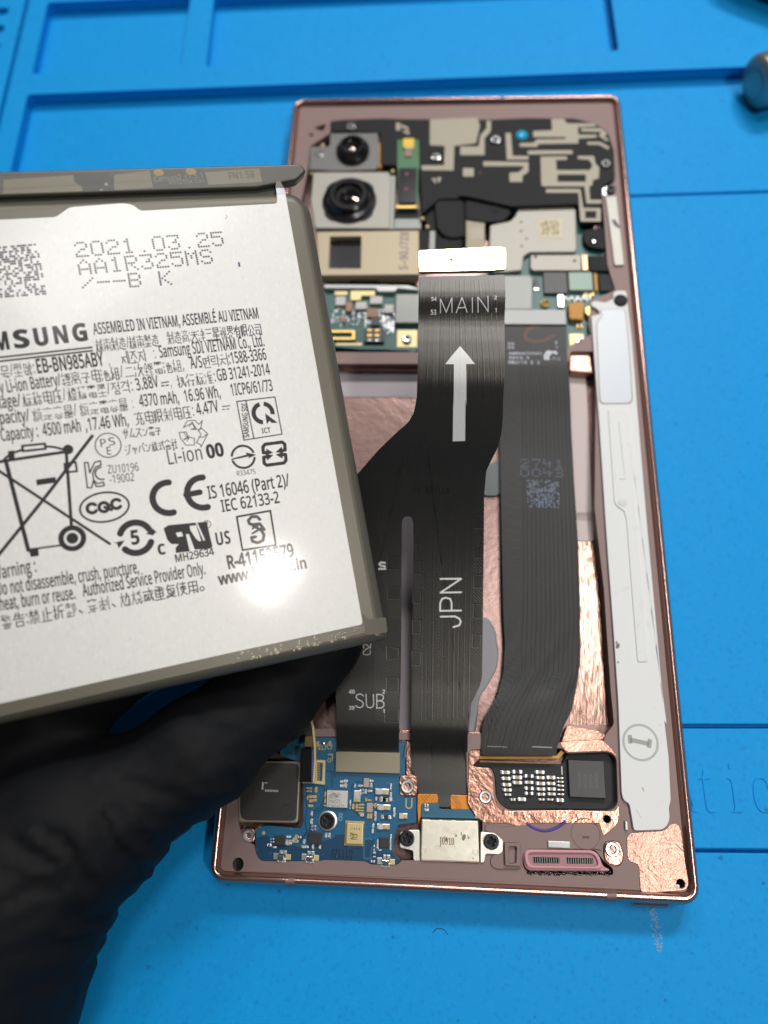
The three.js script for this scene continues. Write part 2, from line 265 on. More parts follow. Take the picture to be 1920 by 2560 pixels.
// mid frame: mauve plate with openings down to the floor
const yF = 5.4;
{
  const q = OUT, inset = 1.86, outer = [[q[0][0] + inset, q[0][1] + inset], [q[1][0] - inset, q[1][1] + inset], [q[2][0] - inset, q[2][1] - inset], [q[3][0] + inset, q[3][1] - inset]];
  const top = [[-32.72,-62.61],[-32.7,-68.87],[-28.31,-72.8],[-28.53,-76.37],[-15.76,-76.79]].concat([[5.65,-76.23],[21.18,-76.32],[27.22,-76.12],[31.65,-74.69],[34.28,-72.28],[35.38,-66.9],[35.07,-58.96],[32.04,-56.76],[32.01,-36.25]], [[33.23,-29.9],[28.05,-27.47],[27.3,-21.91],[27.7,-19.32],[22.95,-16.46],[22.67,-15.06],[10.19,-14.71]], [[-7.57,-14.96],[-23.14,-14.85],[-28.44,-14.68]], [[-32.54,-14.93],[-33.24,-32.41],[-33.62,-53.51]]);
  const bay = [[-26.22,-12.38],[-6.86,-12.55]].concat([[10.54,-12.95],[22.86,-13.06],[23.19,-15.61],[27.92,-15.65],[28.25,-11.85]], [[26.23,17.87],[26.94,32.76],[26.98,50.39],[27.18,55.92],[25.58,57.78]], [[25.31,58.77],[19.36,59.33]], [[7.66,58.08],[-8.71,58.63]], [[-19.34,58.3],[-29.03,58.63]], [[-34.32,58.12],[-36.1,28.55],[-35.54,-8.4]]);
  const sub = [[-27.61,59.58],[-19.23,59.3],[-8.57,59.42],[-7.27,59.4]].concat([[2.72,58.99],[2.79,66.3],[3.72,69.2],[5.19,69.87],[5.32,72.59],[4.66,77.95],[-5.84,77.91],[-7.6,78.01]], [[-7.59,78.03],[-8.44,78.79],[-12.79,78.79],[-13.41,78.36],[-20.12,78.45],[-20.72,78.66],[-30.24,79.05],[-31.19,78.05],[-31.54,76.58],[-32.27,76.47],[-33.59,75.55],[-34.52,73.53],[-35.59,64.08],[-30.19,61.89]]);
  const dsp = [[3.15,60.78],[3.34,63.12],[4.56,63.42],[6.64,63.42],[7.18,64.6],[7.38,68.03],[8.18,69.08],[9.32,69.8],[25.78,69.26],[26.8,68.2],[27.04,61.11],[25.84,60.32],[19.02,60.84],[18.45,60.01]];
  const spk = [[11.44,75.4],[22.91,74.98],[24.31,76.81],[25.53,77.51],[25.56,78.77],[12.16,79.01],[11.25,77.99]];
  const holes = [top, bay, sub, dsp].map((h) => path(new THREE.Path(), h, 0.7));
  const E0 = [[-33.83,79.52]][0], E1 = [[35.6,79.4]][0], E2 = [[24.94,70.56]][0];
  holes.push(hole(E0[0], E0[1], 1.05, 1.15), path(new THREE.Path(), [[-32.31,-74.39],[-29.57,-75.57],[-29.31,-74.91],[-29.74,-73.3],[-30.77,-73.24]], 0.2), path(new THREE.Path(), [[-33.2,-72.38],[-32.68,-72.94],[-31.8,-71.96],[-32.27,-71.57],[-33.06,-71.74]], 0.2), hole(E1[0], E1[1], 0.82, 0.8), hole(E2[0], E2[1], 0.72, 0.72), path(new THREE.Path(), spk, 0.6));
  add('mid_frame', plate(outer, 2.2, yF, { r: 1.0, holes, bevel: 0.12, curve: 6 }), M.mauve, phone);
  // bare copper coloured areas of the frame
  add('copper_shelf', plate([[2.94,60.98],[2.94,63.13],[4.18,63.51],[6.38,63.52],[6.88,64.66],[7.07,68.08],[7.97,69.22],[9.15,69.98],[18.35,69.49],[25.83,69.43],[26.46,69.1],[26.95,68.19],[26.87,69.97],[26.5,71.3],[24.16,73.14],[23.69,71.19],[12.82,71.61],[11.38,72.38],[9.97,71.95],[8.78,71.77],[5.45,71.9],[4.02,70.84],[2.83,69.1],[2.79,66.14],[2.96,65.45]], 5.35, 5.52, { r: 0.5, bevel: 0.06, holes: [hole(E2[0], E2[1], 0.75, 0.75)] }), M.copper, phone);
  add('corner_plate', plate([[27.78,73],[28.76,72.35],[33.91,71.93],[34.94,70.76],[36.32,70.92],[36.69,77.77],[36.88,79.23],[36.44,80.29],[29.29,81],[29.46,76.8],[27.74,76.66]], 5.35, 5.5, { r: 1.0, bevel: 0.06, holes: [hole(E1[0], E1[1], 0.82, 0.8)] }), M.copperScratched, phone);
  add('bay_end_strip', plate([[19.47,56.28],[24.45,56.93],[26.07,57.6],[26.34,59.2],[18.41,59.11]], 3.0, 4.2, { r: 0.4, bevel: 0.1 }), M.copper, phone);
  add('bay_end_strip', plate([[-8.64,57.99],[-6.8,57.92],[-6.69,62.48],[-7.57,62.51],[-8.68,59.47]], 2.5, 4.4, { r: 0.3, bevel: 0.1 }), M.copper, phone);
  add('bay_end_strip', plate([[2.86,57.92],[5.04,57.85],[4.93,62.01],[3.65,63.27],[2.85,64.51]], 2.5, 4.6, { r: 0.4, bevel: 0.1 }), M.copper, phone);
  add('bay_end_strip', plate([[-30.68,58.91],[-19.53,58.22],[-19.47,59.21],[-30.6,59.83]], 2.5, 4.3, { r: 0.3, bevel: 0.1 }), M.copper, phone);
  // crossbar between the board and the battery bay, with a polished chamfer
  const bar = [[-28.44,-14.68],[-6.9,-14.84]]; const b2 = [[-28.57,-12.53],[-6.86,-12.72]], b3 = [[-28.69,-12.15],[-6.86,-12.34]];
  const xs = (a) => [a[0][0] - 4, a[1][0] + 24], pr = [[bar[1][1], 5.2], [b2[1][1] - 1.0, 5.0], [b2[1][1], 4.0]], pos = [], idx = []; void b3;
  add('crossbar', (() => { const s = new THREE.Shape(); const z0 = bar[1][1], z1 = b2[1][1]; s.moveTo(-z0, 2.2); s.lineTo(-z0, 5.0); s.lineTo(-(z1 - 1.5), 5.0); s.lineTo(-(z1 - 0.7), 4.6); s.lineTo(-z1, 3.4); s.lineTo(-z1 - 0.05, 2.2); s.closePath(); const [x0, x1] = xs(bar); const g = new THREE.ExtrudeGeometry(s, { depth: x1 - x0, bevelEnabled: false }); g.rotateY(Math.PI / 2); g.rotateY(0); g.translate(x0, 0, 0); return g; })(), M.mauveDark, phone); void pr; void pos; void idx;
  add('crossbar_edge', block([[-28.61,-13.13],[-6.85,-12.08]], 2.4, 3.6, { bevel: 0.3 }), M.copper, phone);
  // adhesive films and bare floor of the battery bay
  add('adhesive_film', plate([[-23.55,-12.38],[-6.49,-12.53],[-6.56,-7.25],[-7.24,-6.07],[-8.12,-6.61],[-21.98,-6.5]], 2.16, 2.26, { r: 0.8 }), M.film, phone);
  add('adhesive_film', plate([[4.7,37.79],[6.81,38.04],[7.98,40.29],[8.46,44.18],[8.18,46.84],[6.68,49.51],[5.05,51.86],[4.29,58.07],[2.85,58.12]], 2.16, 2.9, { r: 0.8, bevel: 0.3, seg: 3 }), M.filmPaintedShade, phone);  // the raised cable's shade is painted into this film's grey
  add('adhesive_film', plate([[-9.85,18.9],[-6.9,18.85],[-6.09,57.87],[-8.7,57.96]], 2.17, 2.27, { r: 0.5 }), M.film, phone);
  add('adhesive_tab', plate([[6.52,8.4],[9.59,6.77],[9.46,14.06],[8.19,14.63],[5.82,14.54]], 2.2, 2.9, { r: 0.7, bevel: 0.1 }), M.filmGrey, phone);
  add('adhesive_film', plate([[23.26,-12.1],[26.72,-12.38],[26.25,19],[23.24,19.06]], 2.16, 2.5, { r: 0.3 }), M.filmPale, phone);
  add('adhesive_film', plate([[23.11,17.51],[26.5,17.45],[26.22,22.96],[23.14,23.11]], 2.16, 2.5, { r: 0.3 }), M.filmPale, phone);
  add('brushed_floor', plate([[23.2,23.06],[26.89,22.98],[27.01,55.82],[20.02,56.05],[22.3,48.46]], 2.16, 2.24, { r: 0.3 }), M.copperMilled, phone);
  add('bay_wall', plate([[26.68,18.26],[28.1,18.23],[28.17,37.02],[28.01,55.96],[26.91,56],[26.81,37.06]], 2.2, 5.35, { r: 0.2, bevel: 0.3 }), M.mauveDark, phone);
}
// stylus button under the lower edge
{ const c = [[31.38,82.96]][0], g = new THREE.CapsuleGeometry(1.1, 4.4, 6, 20); g.rotateZ(Math.PI / 2); g.translate(c[0], 2.9, OUT[2][1] - 0.35); add('stylus_button', g, M.rim, phone); }

// helpers for small parts on a board
const capGeos = new Map();
function capGeo(w, d, h) {
  const k = [w, d, h].map((v) => v.toFixed(1)).join(); if (capGeos.has(k)) return capGeos.get(k);
  const along = w >= d, L = along ? w : d, B = along ? d : w, e = Math.min(0.3 * L, 0.42);
  const mid = new RoundedBoxGeometry(L - 1.3 * e, h * 0.94, B * 0.92, 1, 0.03), parts = [mid];
  for (const s of [-1, 1]) { const c = new RoundedBoxGeometry(e, h, B, 1, 0.06); c.translate(s * (L - e) / 2, 0, 0); parts.push(c); }
  const fill = new RoundedBoxGeometry(L + 0.25, h * 0.3, B * 0.8, 1, 0.05); fill.translate(0, -h * 0.35, 0); parts.push(fill);
  const g = mergeGeometries([mergeGeometries([parts[0]]), mergeGeometries(parts.slice(1))], true);
  if (!along) g.rotateY(Math.PI / 2); g.translate(0, h / 2, 0); capGeos.set(k, g); return g;
}
function cap(c, y, h, mats, parent, name = 'capacitor') { const [x0, z0, x1, z1] = box2(c); const m = add(name, capGeo(x1 - x0, z1 - z0, h), mats, parent); return at(m, (x0 + x1) / 2, y, (z0 + z1) / 2); }
const TAN = [M.capTan, M.tin], WHT = [M.capWhite, M.tin], BRN = [M.capBrown, M.tin], RES = [M.resin, M.tin], BLK = [M.chip, M.tin], GLD = [M.capTan, M.gold], PNK = [M.capPink, M.capPink];
function screw(x, z, y, r, parent, head = M.screw, rim = null) {
  if (rim) add('washer', lathe(x, z, [[r * 0.9, y + 0.05], [r * 1.0, y + 0.16], [r * 1.22, y + 0.12], [r * 1.26, y - 0.05]]), rim, parent);
  const s = new THREE.Shape(); s.absarc(0, 0, r, 0, Math.PI * 2); const c = new THREE.Path(), a = r * 0.17, b = r * 0.55;
  [[a, a], [a, b], [-a, b], [-a, a], [-b, a], [-b, -a], [-a, -a], [-a, -b], [a, -b], [a, -a], [b, -a], [b, a]].forEach((p, i) => (i ? c.lineTo(...p) : c.moveTo(...p))); c.closePath(); s.holes.push(c);
  const g = new THREE.ExtrudeGeometry(s, { depth: 0.25, bevelEnabled: true, bevelSize: 0.14, bevelOffset: -0.14, bevelThickness: 0.12, bevelSegments: 3, curveSegments: 20 }); g.rotateX(-Math.PI / 2); g.rotateY(0.3); g.translate(x, y + 0.12, z);
  const m = add('screw', g, head, parent); add('screw_recess', disc(x, z, r * 0.62, y - 0.1, y + 0.1), M.hole, m); return m;
}
function post(c, y, r, parent, inner = M.hole, metal = M.tin) { const p = add('screw_post', lathe(c[0], c[1], [[r * 0.46, y - 1.6], [r * 0.46, y - 0.05], [r * 0.56, y + 0.05], [r * 0.82, y + 0.06], [r * 0.97, y - 0.1], [r, y - 1.2]]), metal, parent); add('thread', disc(c[0], c[1], r * 0.47, y - 1.7, y - 1.1), inner, p); }

// ---------------------------------------------------------------- upper end: antenna cover, cameras, main board
{
  const board = add('main_board', plate([[-29.73,-30.93],[-7.24,-30.98]].concat([[10.94,-36.3]], [[13.49,-52.84],[26.56,-52.39],[27.14,-46.98],[32.72,-40.64],[32.66,-35.49]], [[33.36,-30.78],[28.36,-28.33],[27.71,-22.72],[27.21,-17.76],[23.19,-16.71]], [[22.75,-16.7],[10.57,-16.62]], [[-6.94,-16.49],[-7.82,-15.84],[-9.41,-16.21],[-11.21,-16.2],[-14.16,-16.44],[-18.69,-16.41],[-23.5,-16.9],[-28.76,-16.86]]), 3.3, 4.2, { r: 0.3, bevel: 0.05 }), M.teal, phone);
  const cover = add('antenna_cover', plate([[-28.36,-75.26],[-25.59,-75.7],[-16,-76.01],[-5.68,-75.25]].concat([[5.58,-75.09],[16.19,-75.61],[27,-75.29],[31.39,-73.64],[34.06,-71.17],[35.01,-65.6],[34.74,-58.09],[31.87,-55.9],[31.15,-46.56],[26.97,-46.33],[26.37,-51.22],[12.33,-50.72],[2.52,-53.55],[0.77,-53.56]], [[1.09,-52.83],[-3.14,-52.85],[-6.87,-48.88],[-7.7,-61.48],[-13.4,-62.29],[-16.41,-62.32],[-16.76,-71.69],[-27.86,-72.24]]), 4.9, 6.3, { r: 0.5, bevel: 0.18, seg: 3 }), M.black, phone);
  const tr = (pts, holes, r = 0.18) => add('antenna_trace', plate(pts, 6.28, 6.36, { r, holes, hr: 0.12 }), M.trace, cover);
  tr([[-5.53,-75.33],[5.15,-75.77],[5.74,-73.37],[4.8,-68.27],[0,-67.55],[-0.12,-60.57],[-7.09,-60.71],[-7.18,-62.04],[-2.2,-61.99],[-2.1,-67.57],[-5.42,-67.81]]);
  tr([[7.24,-74.74],[8.24,-74.73],[8.15,-71.75],[6.74,-69.61],[6.7,-64.84],[1.34,-64.9],[1.33,-67.34],[5.37,-67.29],[5.85,-70.6],[7.22,-72.55]]);
  tr([[11.41,-71.12],[12.61,-71.1],[12.83,-64.51],[16.32,-64.47],[16.29,-63.44],[11.57,-63.49]]);
  tr([[6.38,-63.05],[16.27,-62.76],[16.19,-60.04],[14.84,-58.93],[14.8,-57.26],[12.03,-57.28],[12.08,-59.78],[14.14,-59.95],[15.19,-61.18],[15.15,-61.63],[6.37,-61.72]]);
  tr([[1.93,-61.19],[4.3,-61.17],[4.29,-58.87],[1.93,-58.9]]);
  tr([[17.57,-71.63],[21.76,-71.77],[21.74,-75.13],[24.59,-75.09],[25.07,-73.77],[31.09,-73.61],[31.64,-72.81],[27.46,-72.59],[27.5,-70.4],[31.49,-70.35],[31.45,-69.57],[27.44,-69.35],[27.37,-67.92],[18.64,-67.87],[18.32,-67.02],[14.46,-67.18],[14.49,-68.15],[17.46,-68.19],[18.39,-69.19],[24.62,-69.19],[24.65,-69.77],[17.52,-69.86]]);
  tr([[28.19,-72.27],[32.49,-72.21],[33.88,-70.7],[33.09,-69.86],[33.92,-69.07],[33.73,-68.38],[31.92,-70.03],[32.58,-71.19],[28.14,-71.4]]);
  tr([[29.31,-68.36],[32.25,-68.24],[34.06,-66.76],[33.73,-66.07],[31.91,-67.48],[29.27,-67.58]]);
  tr([[16.21,-66],[25.95,-66.01],[25.96,-64.94],[16.18,-64.93]]);
  tr([[18.96,-64.25],[24.69,-64.27],[24.65,-63.35],[22.24,-63.27],[22.33,-60.44],[29.45,-60.37],[30.1,-61.68],[29.47,-63.3],[27,-63.52],[27.04,-64.35],[30.55,-64.32],[30.72,-62.23],[31.52,-61.1],[31.2,-58.12],[29.87,-57.58],[29.79,-56.29],[29.05,-55.93],[28.99,-52.28],[31.41,-52.27],[31.36,-51.33],[28.23,-51.35],[28.05,-55.93],[19.4,-56],[18.83,-56.37]], [[[22.43,-59.24],[28.51,-59.18],[28.41,-57.18],[22.34,-57.23]]]);
  tr([[19.81,-55.26],[27.15,-55.21],[27.45,-50.13],[31.13,-50.04],[30.92,-46.56],[26.7,-46.58],[26.67,-54.22],[19.77,-54.27]], [[[27.83,-49.34],[30.19,-49.33],[30.07,-47.41],[27.73,-47.42]]]);
  // beige marks J P and J 1
  const mk = (pts) => add('antenna_mark', plate(pts, 6.28, 6.34, { r: 0.05 }), M.trace, cover);
  mk([[-13.24,-74.52],[-12.26,-74.5],[-12.19,-72.22],[-13.17,-72.24]]); mk([[-12.09,-74.02],[-10.38,-73.12],[-10.36,-72.32],[-12.07,-73.14]]); mk([[-11.58,-72.02],[-10.21,-72.2],[-10.17,-70.89],[-10.63,-70.89],[-10.65,-71.49],[-11.56,-71.5]]);
  mk([[-4.83,-58.43],[-3.94,-58.42],[-3.93,-57.11],[-4.37,-57.12],[-4.38,-57.86],[-4.82,-57.87]]); mk([[-3.65,-58.79],[-2.76,-58.6],[-3.19,-57.29],[-3.55,-57.37]]);
  // lower pieces of the cover: sound box and screw ears
  add('sound_box', plate([[-4.31,-53.14],[2.12,-52.91],[2.41,-43.23],[-0.45,-42.71],[-2.17,-43.41],[-3.77,-45.54]], 4.2, 5.9, { r: 1.0, bevel: 0.35, seg: 4 }), M.black, phone);
  add('cover_base', plate([[-7.58,-62.86],[-3.13,-54.51],[1.3,-54.12]].concat([[0.83,-55.23],[12.23,-52.39],[12.47,-50.02],[10.99,-48.23],[6.65,-47.82],[6.66,-48.43],[2.59,-48.45],[2.59,-43.62]], [[2.18,-43.8],[1.61,-40.46],[-3.83,-40.47],[-5.07,-46.14],[-7.18,-50.12]]), 4.1, 4.95, { r: 0.3 }), M.black, phone);
  const ear = add('screw_ear', plate([[2.56,-53.28],[8.1,-53.06],[12.14,-51.76],[12.09,-49.4],[10.61,-47.44],[6.59,-47.28],[2.55,-48.01]], 4.2, 5.5, { r: 0.8, bevel: 0.2, seg: 3 }), M.black, phone);
  const e1 = [[8.99,-50.58]][0]; add('ear_ring', lathe(e1[0], e1[1], [[0.35, 5.2], [0.45, 5.65], [0.85, 5.65], [0.95, 5.4]]), M.black, ear); add('thread', disc(e1[0], e1[1], 0.4, 5.3, 5.56), M.hole, ear);
  const ear2 = add('screw_ear', plate([[27.37,-45.24],[31.79,-45.93],[31.79,-40.18],[28.53,-40.7],[27.35,-42.09]], 4.2, 5.4, { r: 0.9, bevel: 0.2, seg: 3 }), M.black, phone);
  const e2 = [[29.4,-42.15]][0]; add('ear_ring', lathe(e2[0], e2[1], [[0.3, 5.2], [0.4, 5.6], [0.8, 5.6], [0.9, 5.3]]), M.black, ear2); add('thread', disc(e2[0], e2[1], 0.36, 5.3, 5.52), M.tin, ear2);
  add('screw_ear', block([[-3.74,-43.31],[1.58,-39.97]], 4.2, 5.3, { bevel: 0.2 }), M.black, phone);
  for (const [c, r] of [[[[-23.45,-73.46]][0], 1.15], [[[-30.25,-65.28]][0], 1.1], [[[-4.02,-64.23]][0], 1.1], [[[9.19,-69.11]][0], 1.2], [[[32.94,-62.02]][0], 1.1]]) {
    add('screw_well', lathe(c[0], c[1], [[r, 6.2], [r + 0.12, 6.42], [r + 0.3, 6.36], [r + 0.34, 6.2]]), M.black, cover);
    screw(c[0], c[1], 6.2, r * 0.9, phone, M.chrome);
  }
  const bl = [[15.03,-70.56]][0]; add('moisture_dot', lathe(bl[0], bl[1], [[0.01, 6.75], [0.7, 6.7], [1.15, 6.5], [1.35, 6.3]]), M.cyan, cover);  // cyan reflected in the blue-lit glass is put into its colour
  const rd = [[5.68,-59.91]][0]; add('red_dot', disc(rd[0], rd[1], 0.25, 6.25, 6.34), M.red, cover);

  // flash strip
  const fl = add('flash_board', plate([[-12.77,-69.26],[-7.92,-69.28],[-7.64,-61.37],[-7.86,-60.61],[-7.76,-50.06],[-12.13,-50.08],[-12.39,-60.66],[-12.59,-61.42]], 6.0, 6.6, { r: 0.35, bevel: 0.06 }), M.green, phone);
  add('flash_led', block([[-11.48,-69.1],[-8.94,-66.46]], 6.6, 7.15, { r: 0.3, bevel: 0.15 }), M.yellow, fl);
  add('flash_led', block([[-10.97,-67.15],[-9.06,-66.15]], 6.6, 7.0, { r: 0.1 }), M.white, fl);
  add('resistor', block([[-10.94,-65.89],[-9.4,-64.14]], 6.6, 6.9), M.capBrown, fl);
  add('sensor_block', block([[-12.01,-60.44],[-8.18,-50.9]], 6.6, 7.3, { r: 0.12, bevel: 0.08 }), M.blackGloss, fl);
  for (const c of [[[-10.36,-58.78]][0], [[-10.37,-54.66]][0]]) add('sensor_eye', disc(c[0], c[1], 0.42, 7.3, 7.34), M.red, fl);
  add('gold_edge', block([[-12.39,-50.96],[-8.05,-49.99]], 6.6, 6.75), M.gold, fl);
  add('flex_end', block([[-13.06,-50.7],[-7.44,-48.6]], 4.2, 5.5), M.blackSoft, phone);
  add('shield_can', block([[-12.86,-48.8],[-6.95,-45.82]], 4.2, 5.2, { bevel: 0.15 }), M.shieldGrey, phone);
  for (const c of [[[-6.79,-48.05]][0], [[-5.65,-45.79]][0], [[-13.6,-61.05]][0], [[-31.68,-60.65]][0], [[-29.72,-68.66]][0]]) add('solder_drop', lathe(c[0], c[1], [[0.01, 0.5], [0.3, 0.42], [0.5, 0.2], [0.55, 0]].map(([r, y]) => [r, y + 5.6]), 16), M.goldPale, phone);

  // ultra wide camera
  const lens = (parent, cx, cz, y, r, tall) => {
    add('lens_barrel', lathe(cx, cz, [[r * 0.5, y + tall * 0.6], [r * 0.56, y + tall], [r * 0.72, y + tall], [r * 0.8, y + tall * 0.86], [r * 0.86, y + tall * 0.5], [r, y + tall * 0.35], [r * 1.02, y]], 48), M.blackGloss, parent);
    add('lens_ring', lathe(cx, cz, [[r * 0.3, y + tall * 0.35], [r * 0.52, y + tall * 0.62]], 40), M.black, parent);
    add('lens_glass', lathe(cx, cz, [[0.01, y + tall * 0.62], [r * 0.2, y + tall * 0.58], [r * 0.38, y + tall * 0.45], [r * 0.5, y + tall * 0.3]], 40), M.glass, parent);
  };
  const c1 = add('camera_module', plate([[-28.08,-71.32],[-17.19,-71.29],[-16.55,-62.41],[-17.23,-60.7],[-27.42,-60.42],[-28.03,-60.61],[-32.12,-60.84],[-32.28,-67.42],[-28,-67.57]], 4.4, 6.6, { r: 0.25, bevel: 0.12 }), std([0.14, 0.14, 0.135], 0.45, 0.6, bump(grainTex, 0.01)), phone);
  const k1 = [[-22.58,-65.77]][0]; lens(c1, k1[0], k1[1], 6.6, 3.7, 2.2);
  add('flex_edge', block([[-16.98,-68.84],[-16.1,-61.85]], 4.4, 6.2), M.foam, phone);
  // main camera
  const c2 = add('camera_module', plate([[-31.04,-59.6],[-14.23,-59.52],[-13.82,-57.64],[-13.66,-44.19],[-29.61,-44.32],[-31.1,-51.84]], 4.4, 7.2, { r: 0.4, bevel: 0.22, seg: 3 }), M.shield, phone);
  const k2 = [[-22.59,-51.42]][0];
  add('lens_seat', (() => { const p = []; for (let i = 0; i < 40; i++) { const a = i / 40 * Math.PI * 2, q = Math.abs(((a + Math.PI / 4) % (Math.PI / 2)) - Math.PI / 4); const r = 5.9 + (q > 0.78 - 0.26 ? 0.45 : 0); p.push([k2[0] + r * Math.cos(a), k2[1] + r * Math.sin(a)]); } return plate(p, 7.0, 7.55, { r: 0.3, bevel: 0.2 }); })(), M.blackSoft, c2);
  lens(c2, k2[0], k2[1], 7.5, 5.5, 2.0);
  add('camera_side', block([[-13.99,-58.78],[-12.81,-44.36]], 4.4, 6.8), M.shieldGrey, phone);
  // periscope camera with a square window
  const win = [[-26.28,-42.37],[-19.64,-42.43],[-19.37,-34.2],[-26.12,-34.27]];
  const c3 = add('camera_module', plate([[-29.26,-43.62],[-7.4,-43.9],[-7.12,-32.72],[-27.94,-32.44]], 4.4, 6.9, { r: 0.2, bevel: 0.12, holes: [win.slice().reverse()] }), new THREE.MeshStandardMaterial({ roughness: 0.5, metalness: 0.35, map: bedTex(-32, -50, 36, 20, 30, (g) => {
    g.fillStyle = 'rgb(176,163,138)'; g.fillRect(-40, -60, 60, 40); const c = [[-9.66,-33.73]][0]; g.save(); g.translate(c[0], c[1]); g.rotate(-Math.PI / 2); g.fillStyle = 'rgba(92,82,104,0.9)'; g.font = 'bold 2.1px monospace'; g.scale(0.98, 1.1); g.fillText('S-90J7Z8E', 0, 0); g.restore();
  }), ...bump(grainTex, 0.01) }), phone);
  add('prism_window', plate(win, 5.0, 5.4, {}), M.blackGloss, c3);
  add('prism_step', plate([[-25.29,-42.76],[-20.34,-42.74],[-20.27,-41.33],[-25.2,-41.34]], 5.4, 5.7, { bevel: 0.1 }), M.blackGloss, c3);
  add('side_block', block([[-7.31,-44.68],[-5.26,-38.89]], 4.2, 6.2), M.black, phone);
  add('side_clip', block([[-5.18,-44.77],[-3.89,-39.02]], 4.2, 5.8, { bevel: 0.15 }), M.shieldGrey, phone);
  // parts under the periscope camera
  add('gold_contact', block([[-26.96,-33.77],[-7.4,-33.39]], 4.3, 5.4, { bevel: 0.1 }), M.goldPale, phone);
  add('gold_contact', block([[-15.56,-33.2],[-8.2,-32.65]], 4.2, 5.0, { bevel: 0.1 }), M.goldPale, phone);
  add('dark_connector', block([[-21.65,-33.2],[-15.64,-32.26]], 4.2, 5.1), M.chip, phone);
  add('plastic_bar', plate([[-27.02,-31.44],[-15.58,-31.32],[-11.86,-31.24],[-9.32,-31.24],[-7.34,-30.5],[-7.33,-30.04],[-11.61,-30.5],[-12.05,-29.67],[-15.75,-29.66],[-16.13,-30.49],[-26.96,-30.47]], 4.2, 5.3, { r: 0.2, bevel: 0.12 }), M.tab, phone);

  // components left of the long cable
  const Y = 4.2, K = (c, mats, h = 0.6, name = 'capacitor') => cap(c, Y, h, mats, board, name);
  for (const c of [[[-24.47,-28.7],[-22.37,-26.52]], [[-17.25,-28.72],[-14.7,-26.9]], [[-20.21,-27.35],[-17.92,-25.53]], [[-14.16,-26.68],[-12.25,-24.66]]]) add('inductor', block(c, Y, 5.0, { bevel: 0.08 }), M.capWhite, board);
  add('coil_block', plate([[-21.51,-30.09],[-16.26,-30.1],[-16.21,-28.86],[-19.11,-28.8],[-19.18,-27.7],[-21.38,-27.7]], Y, 5.0, { r: 0.15, bevel: 0.1 }), M.goldPale, board);
  add('coil_block', block([[-24.8,-30.16],[-22.05,-29.2]], Y, 4.7), M.goldPale, board);
  for (const c of [[[-17.82,-25.86],[-15.38,-23.65]], [[-22.24,-27.41],[-20.86,-25.05]], [[-22.99,-24.08],[-22.17,-22.47]]]) add('inductor', block(c, Y, 4.9, { bevel: 0.08 }), M.capBrown, board);
  add('chip', block([[-16.81,-23.64],[-15.06,-21.75]], Y, 4.8), M.chip, board);
  const cn = add('board_connector', plate([[-26.16,-20.52],[-20.02,-20.55],[-19.91,-18.26],[-26.01,-18.22]], Y, 4.9, { r: 0.15, bevel: 0.06, holes: [[[-25.89,-19.91],[-20.63,-19.94],[-20.58,-18.83],[-25.82,-18.8]].reverse()] }), M.gold, board); void cn;
  const bc = add('board_connector', block([[-18.04,-20.76],[-13.99,-17.71]], Y, 4.9, { bevel: 0.08 }), M.chip, board);
  for (let i = 0; i < 3; i++) for (let j = 0; j < 2; j++) { const c = [[[-17.47,-20.68],[-16.54,-20.21]], [[-17.42,-19.52],[-16.48,-19]], [[-17.36,-18.37],[-16.44,-17.85]]][i], [x0, z0, x1, z1] = box2(c), dx = j * ([[-29.25,-47.31]][0][0] - [[-30.76,-47.32]][0][0]); add('contact', block([[x0 + dx, z0], [x1 + dx, z1]], 4.85, 5.05, { bevel: 0.04 }), i === 2 ? M.chrome : M.gold, bc); }
  add('shield_can', block([[-11.91,-29.04],[-6.14,-21.96]], Y, 5.4, { r: 0.3, bevel: 0.2, seg: 3 }), M.shieldGrey, board);
  add('shield_foot', block([[-11.62,-22.43],[-6.14,-22.03]], Y, 4.5), M.gold, board);
  add('ground_pad', block([[-11.35,-21.01],[-7.26,-16.93]], Y, 4.3, { bevel: 0.03 }), M.goldPale, board);
  const p1 = [[-9.28,-18.64]][0]; post(p1, 5.0, 0.95, phone, M.hole, M.chrome);
  add('ground_pad', block([[-23.89,-17.88],[-18.5,-17.34]], Y, 4.25, { bevel: 0.02 }), M.goldPale, board);
  // the dense field of tiny parts, too small to pick apart
  const tiny = { a: [], b: [], c: [] };
  for (let i = 0; i < 420; i++) {
    const c = [[[[-25.57,-27.13]][0], [[-18.01,-21.89]][0]], [[[-18.11,-24.17]][0], [[-12.18,-21.92]][0]], [[[-20.96,-25.78]][0], [[-14.18,-23.65]][0]], [[[-14.46,-25]][0], [[-12.12,-20.2]][0]]][Math.floor(rnd() * 4)];
    const x = Math.round((c[0][0] + rnd() * (c[1][0] - c[0][0])) / 0.36) * 0.36, z = Math.round((c[0][1] + rnd() * (c[1][1] - c[0][1])) / 0.42) * 0.42 + (rnd() < 0.5 ? 0.03 : 0), v = rnd() < 0.5;
    const g = new THREE.BoxGeometry(v ? 0.17 : 0.3, 0.22, v ? 0.3 : 0.17); g.translate(x, Y + 0.11 + rnd() * 0.03, z); tiny[rnd() < 0.45 ? 'a' : rnd() < 0.5 ? 'b' : 'c'].push(g);
  }
  for (const [k, m] of [['a', M.tin], ['b', M.resin], ['c', M.capTan]]) { const o = add('tiny_component', mergeGeometries(tiny[k]), m, board); o.userData.kind = 'stuff'; }

  // right of the long cable
  const sh = add('shield_can', plate([[7.76,-46.64],[12.09,-47.69],[13.27,-49.12],[13.9,-51.18],[25.57,-51.33],[26.14,-50.61],[25.78,-40.27],[25.42,-39.61],[16.01,-39.56],[14.71,-38.56],[14.23,-35.04],[10.69,-34.57],[7.34,-34.64]], Y, 5.3, { r: 0.35, bevel: 0.2, seg: 3 }), M.shield, board);
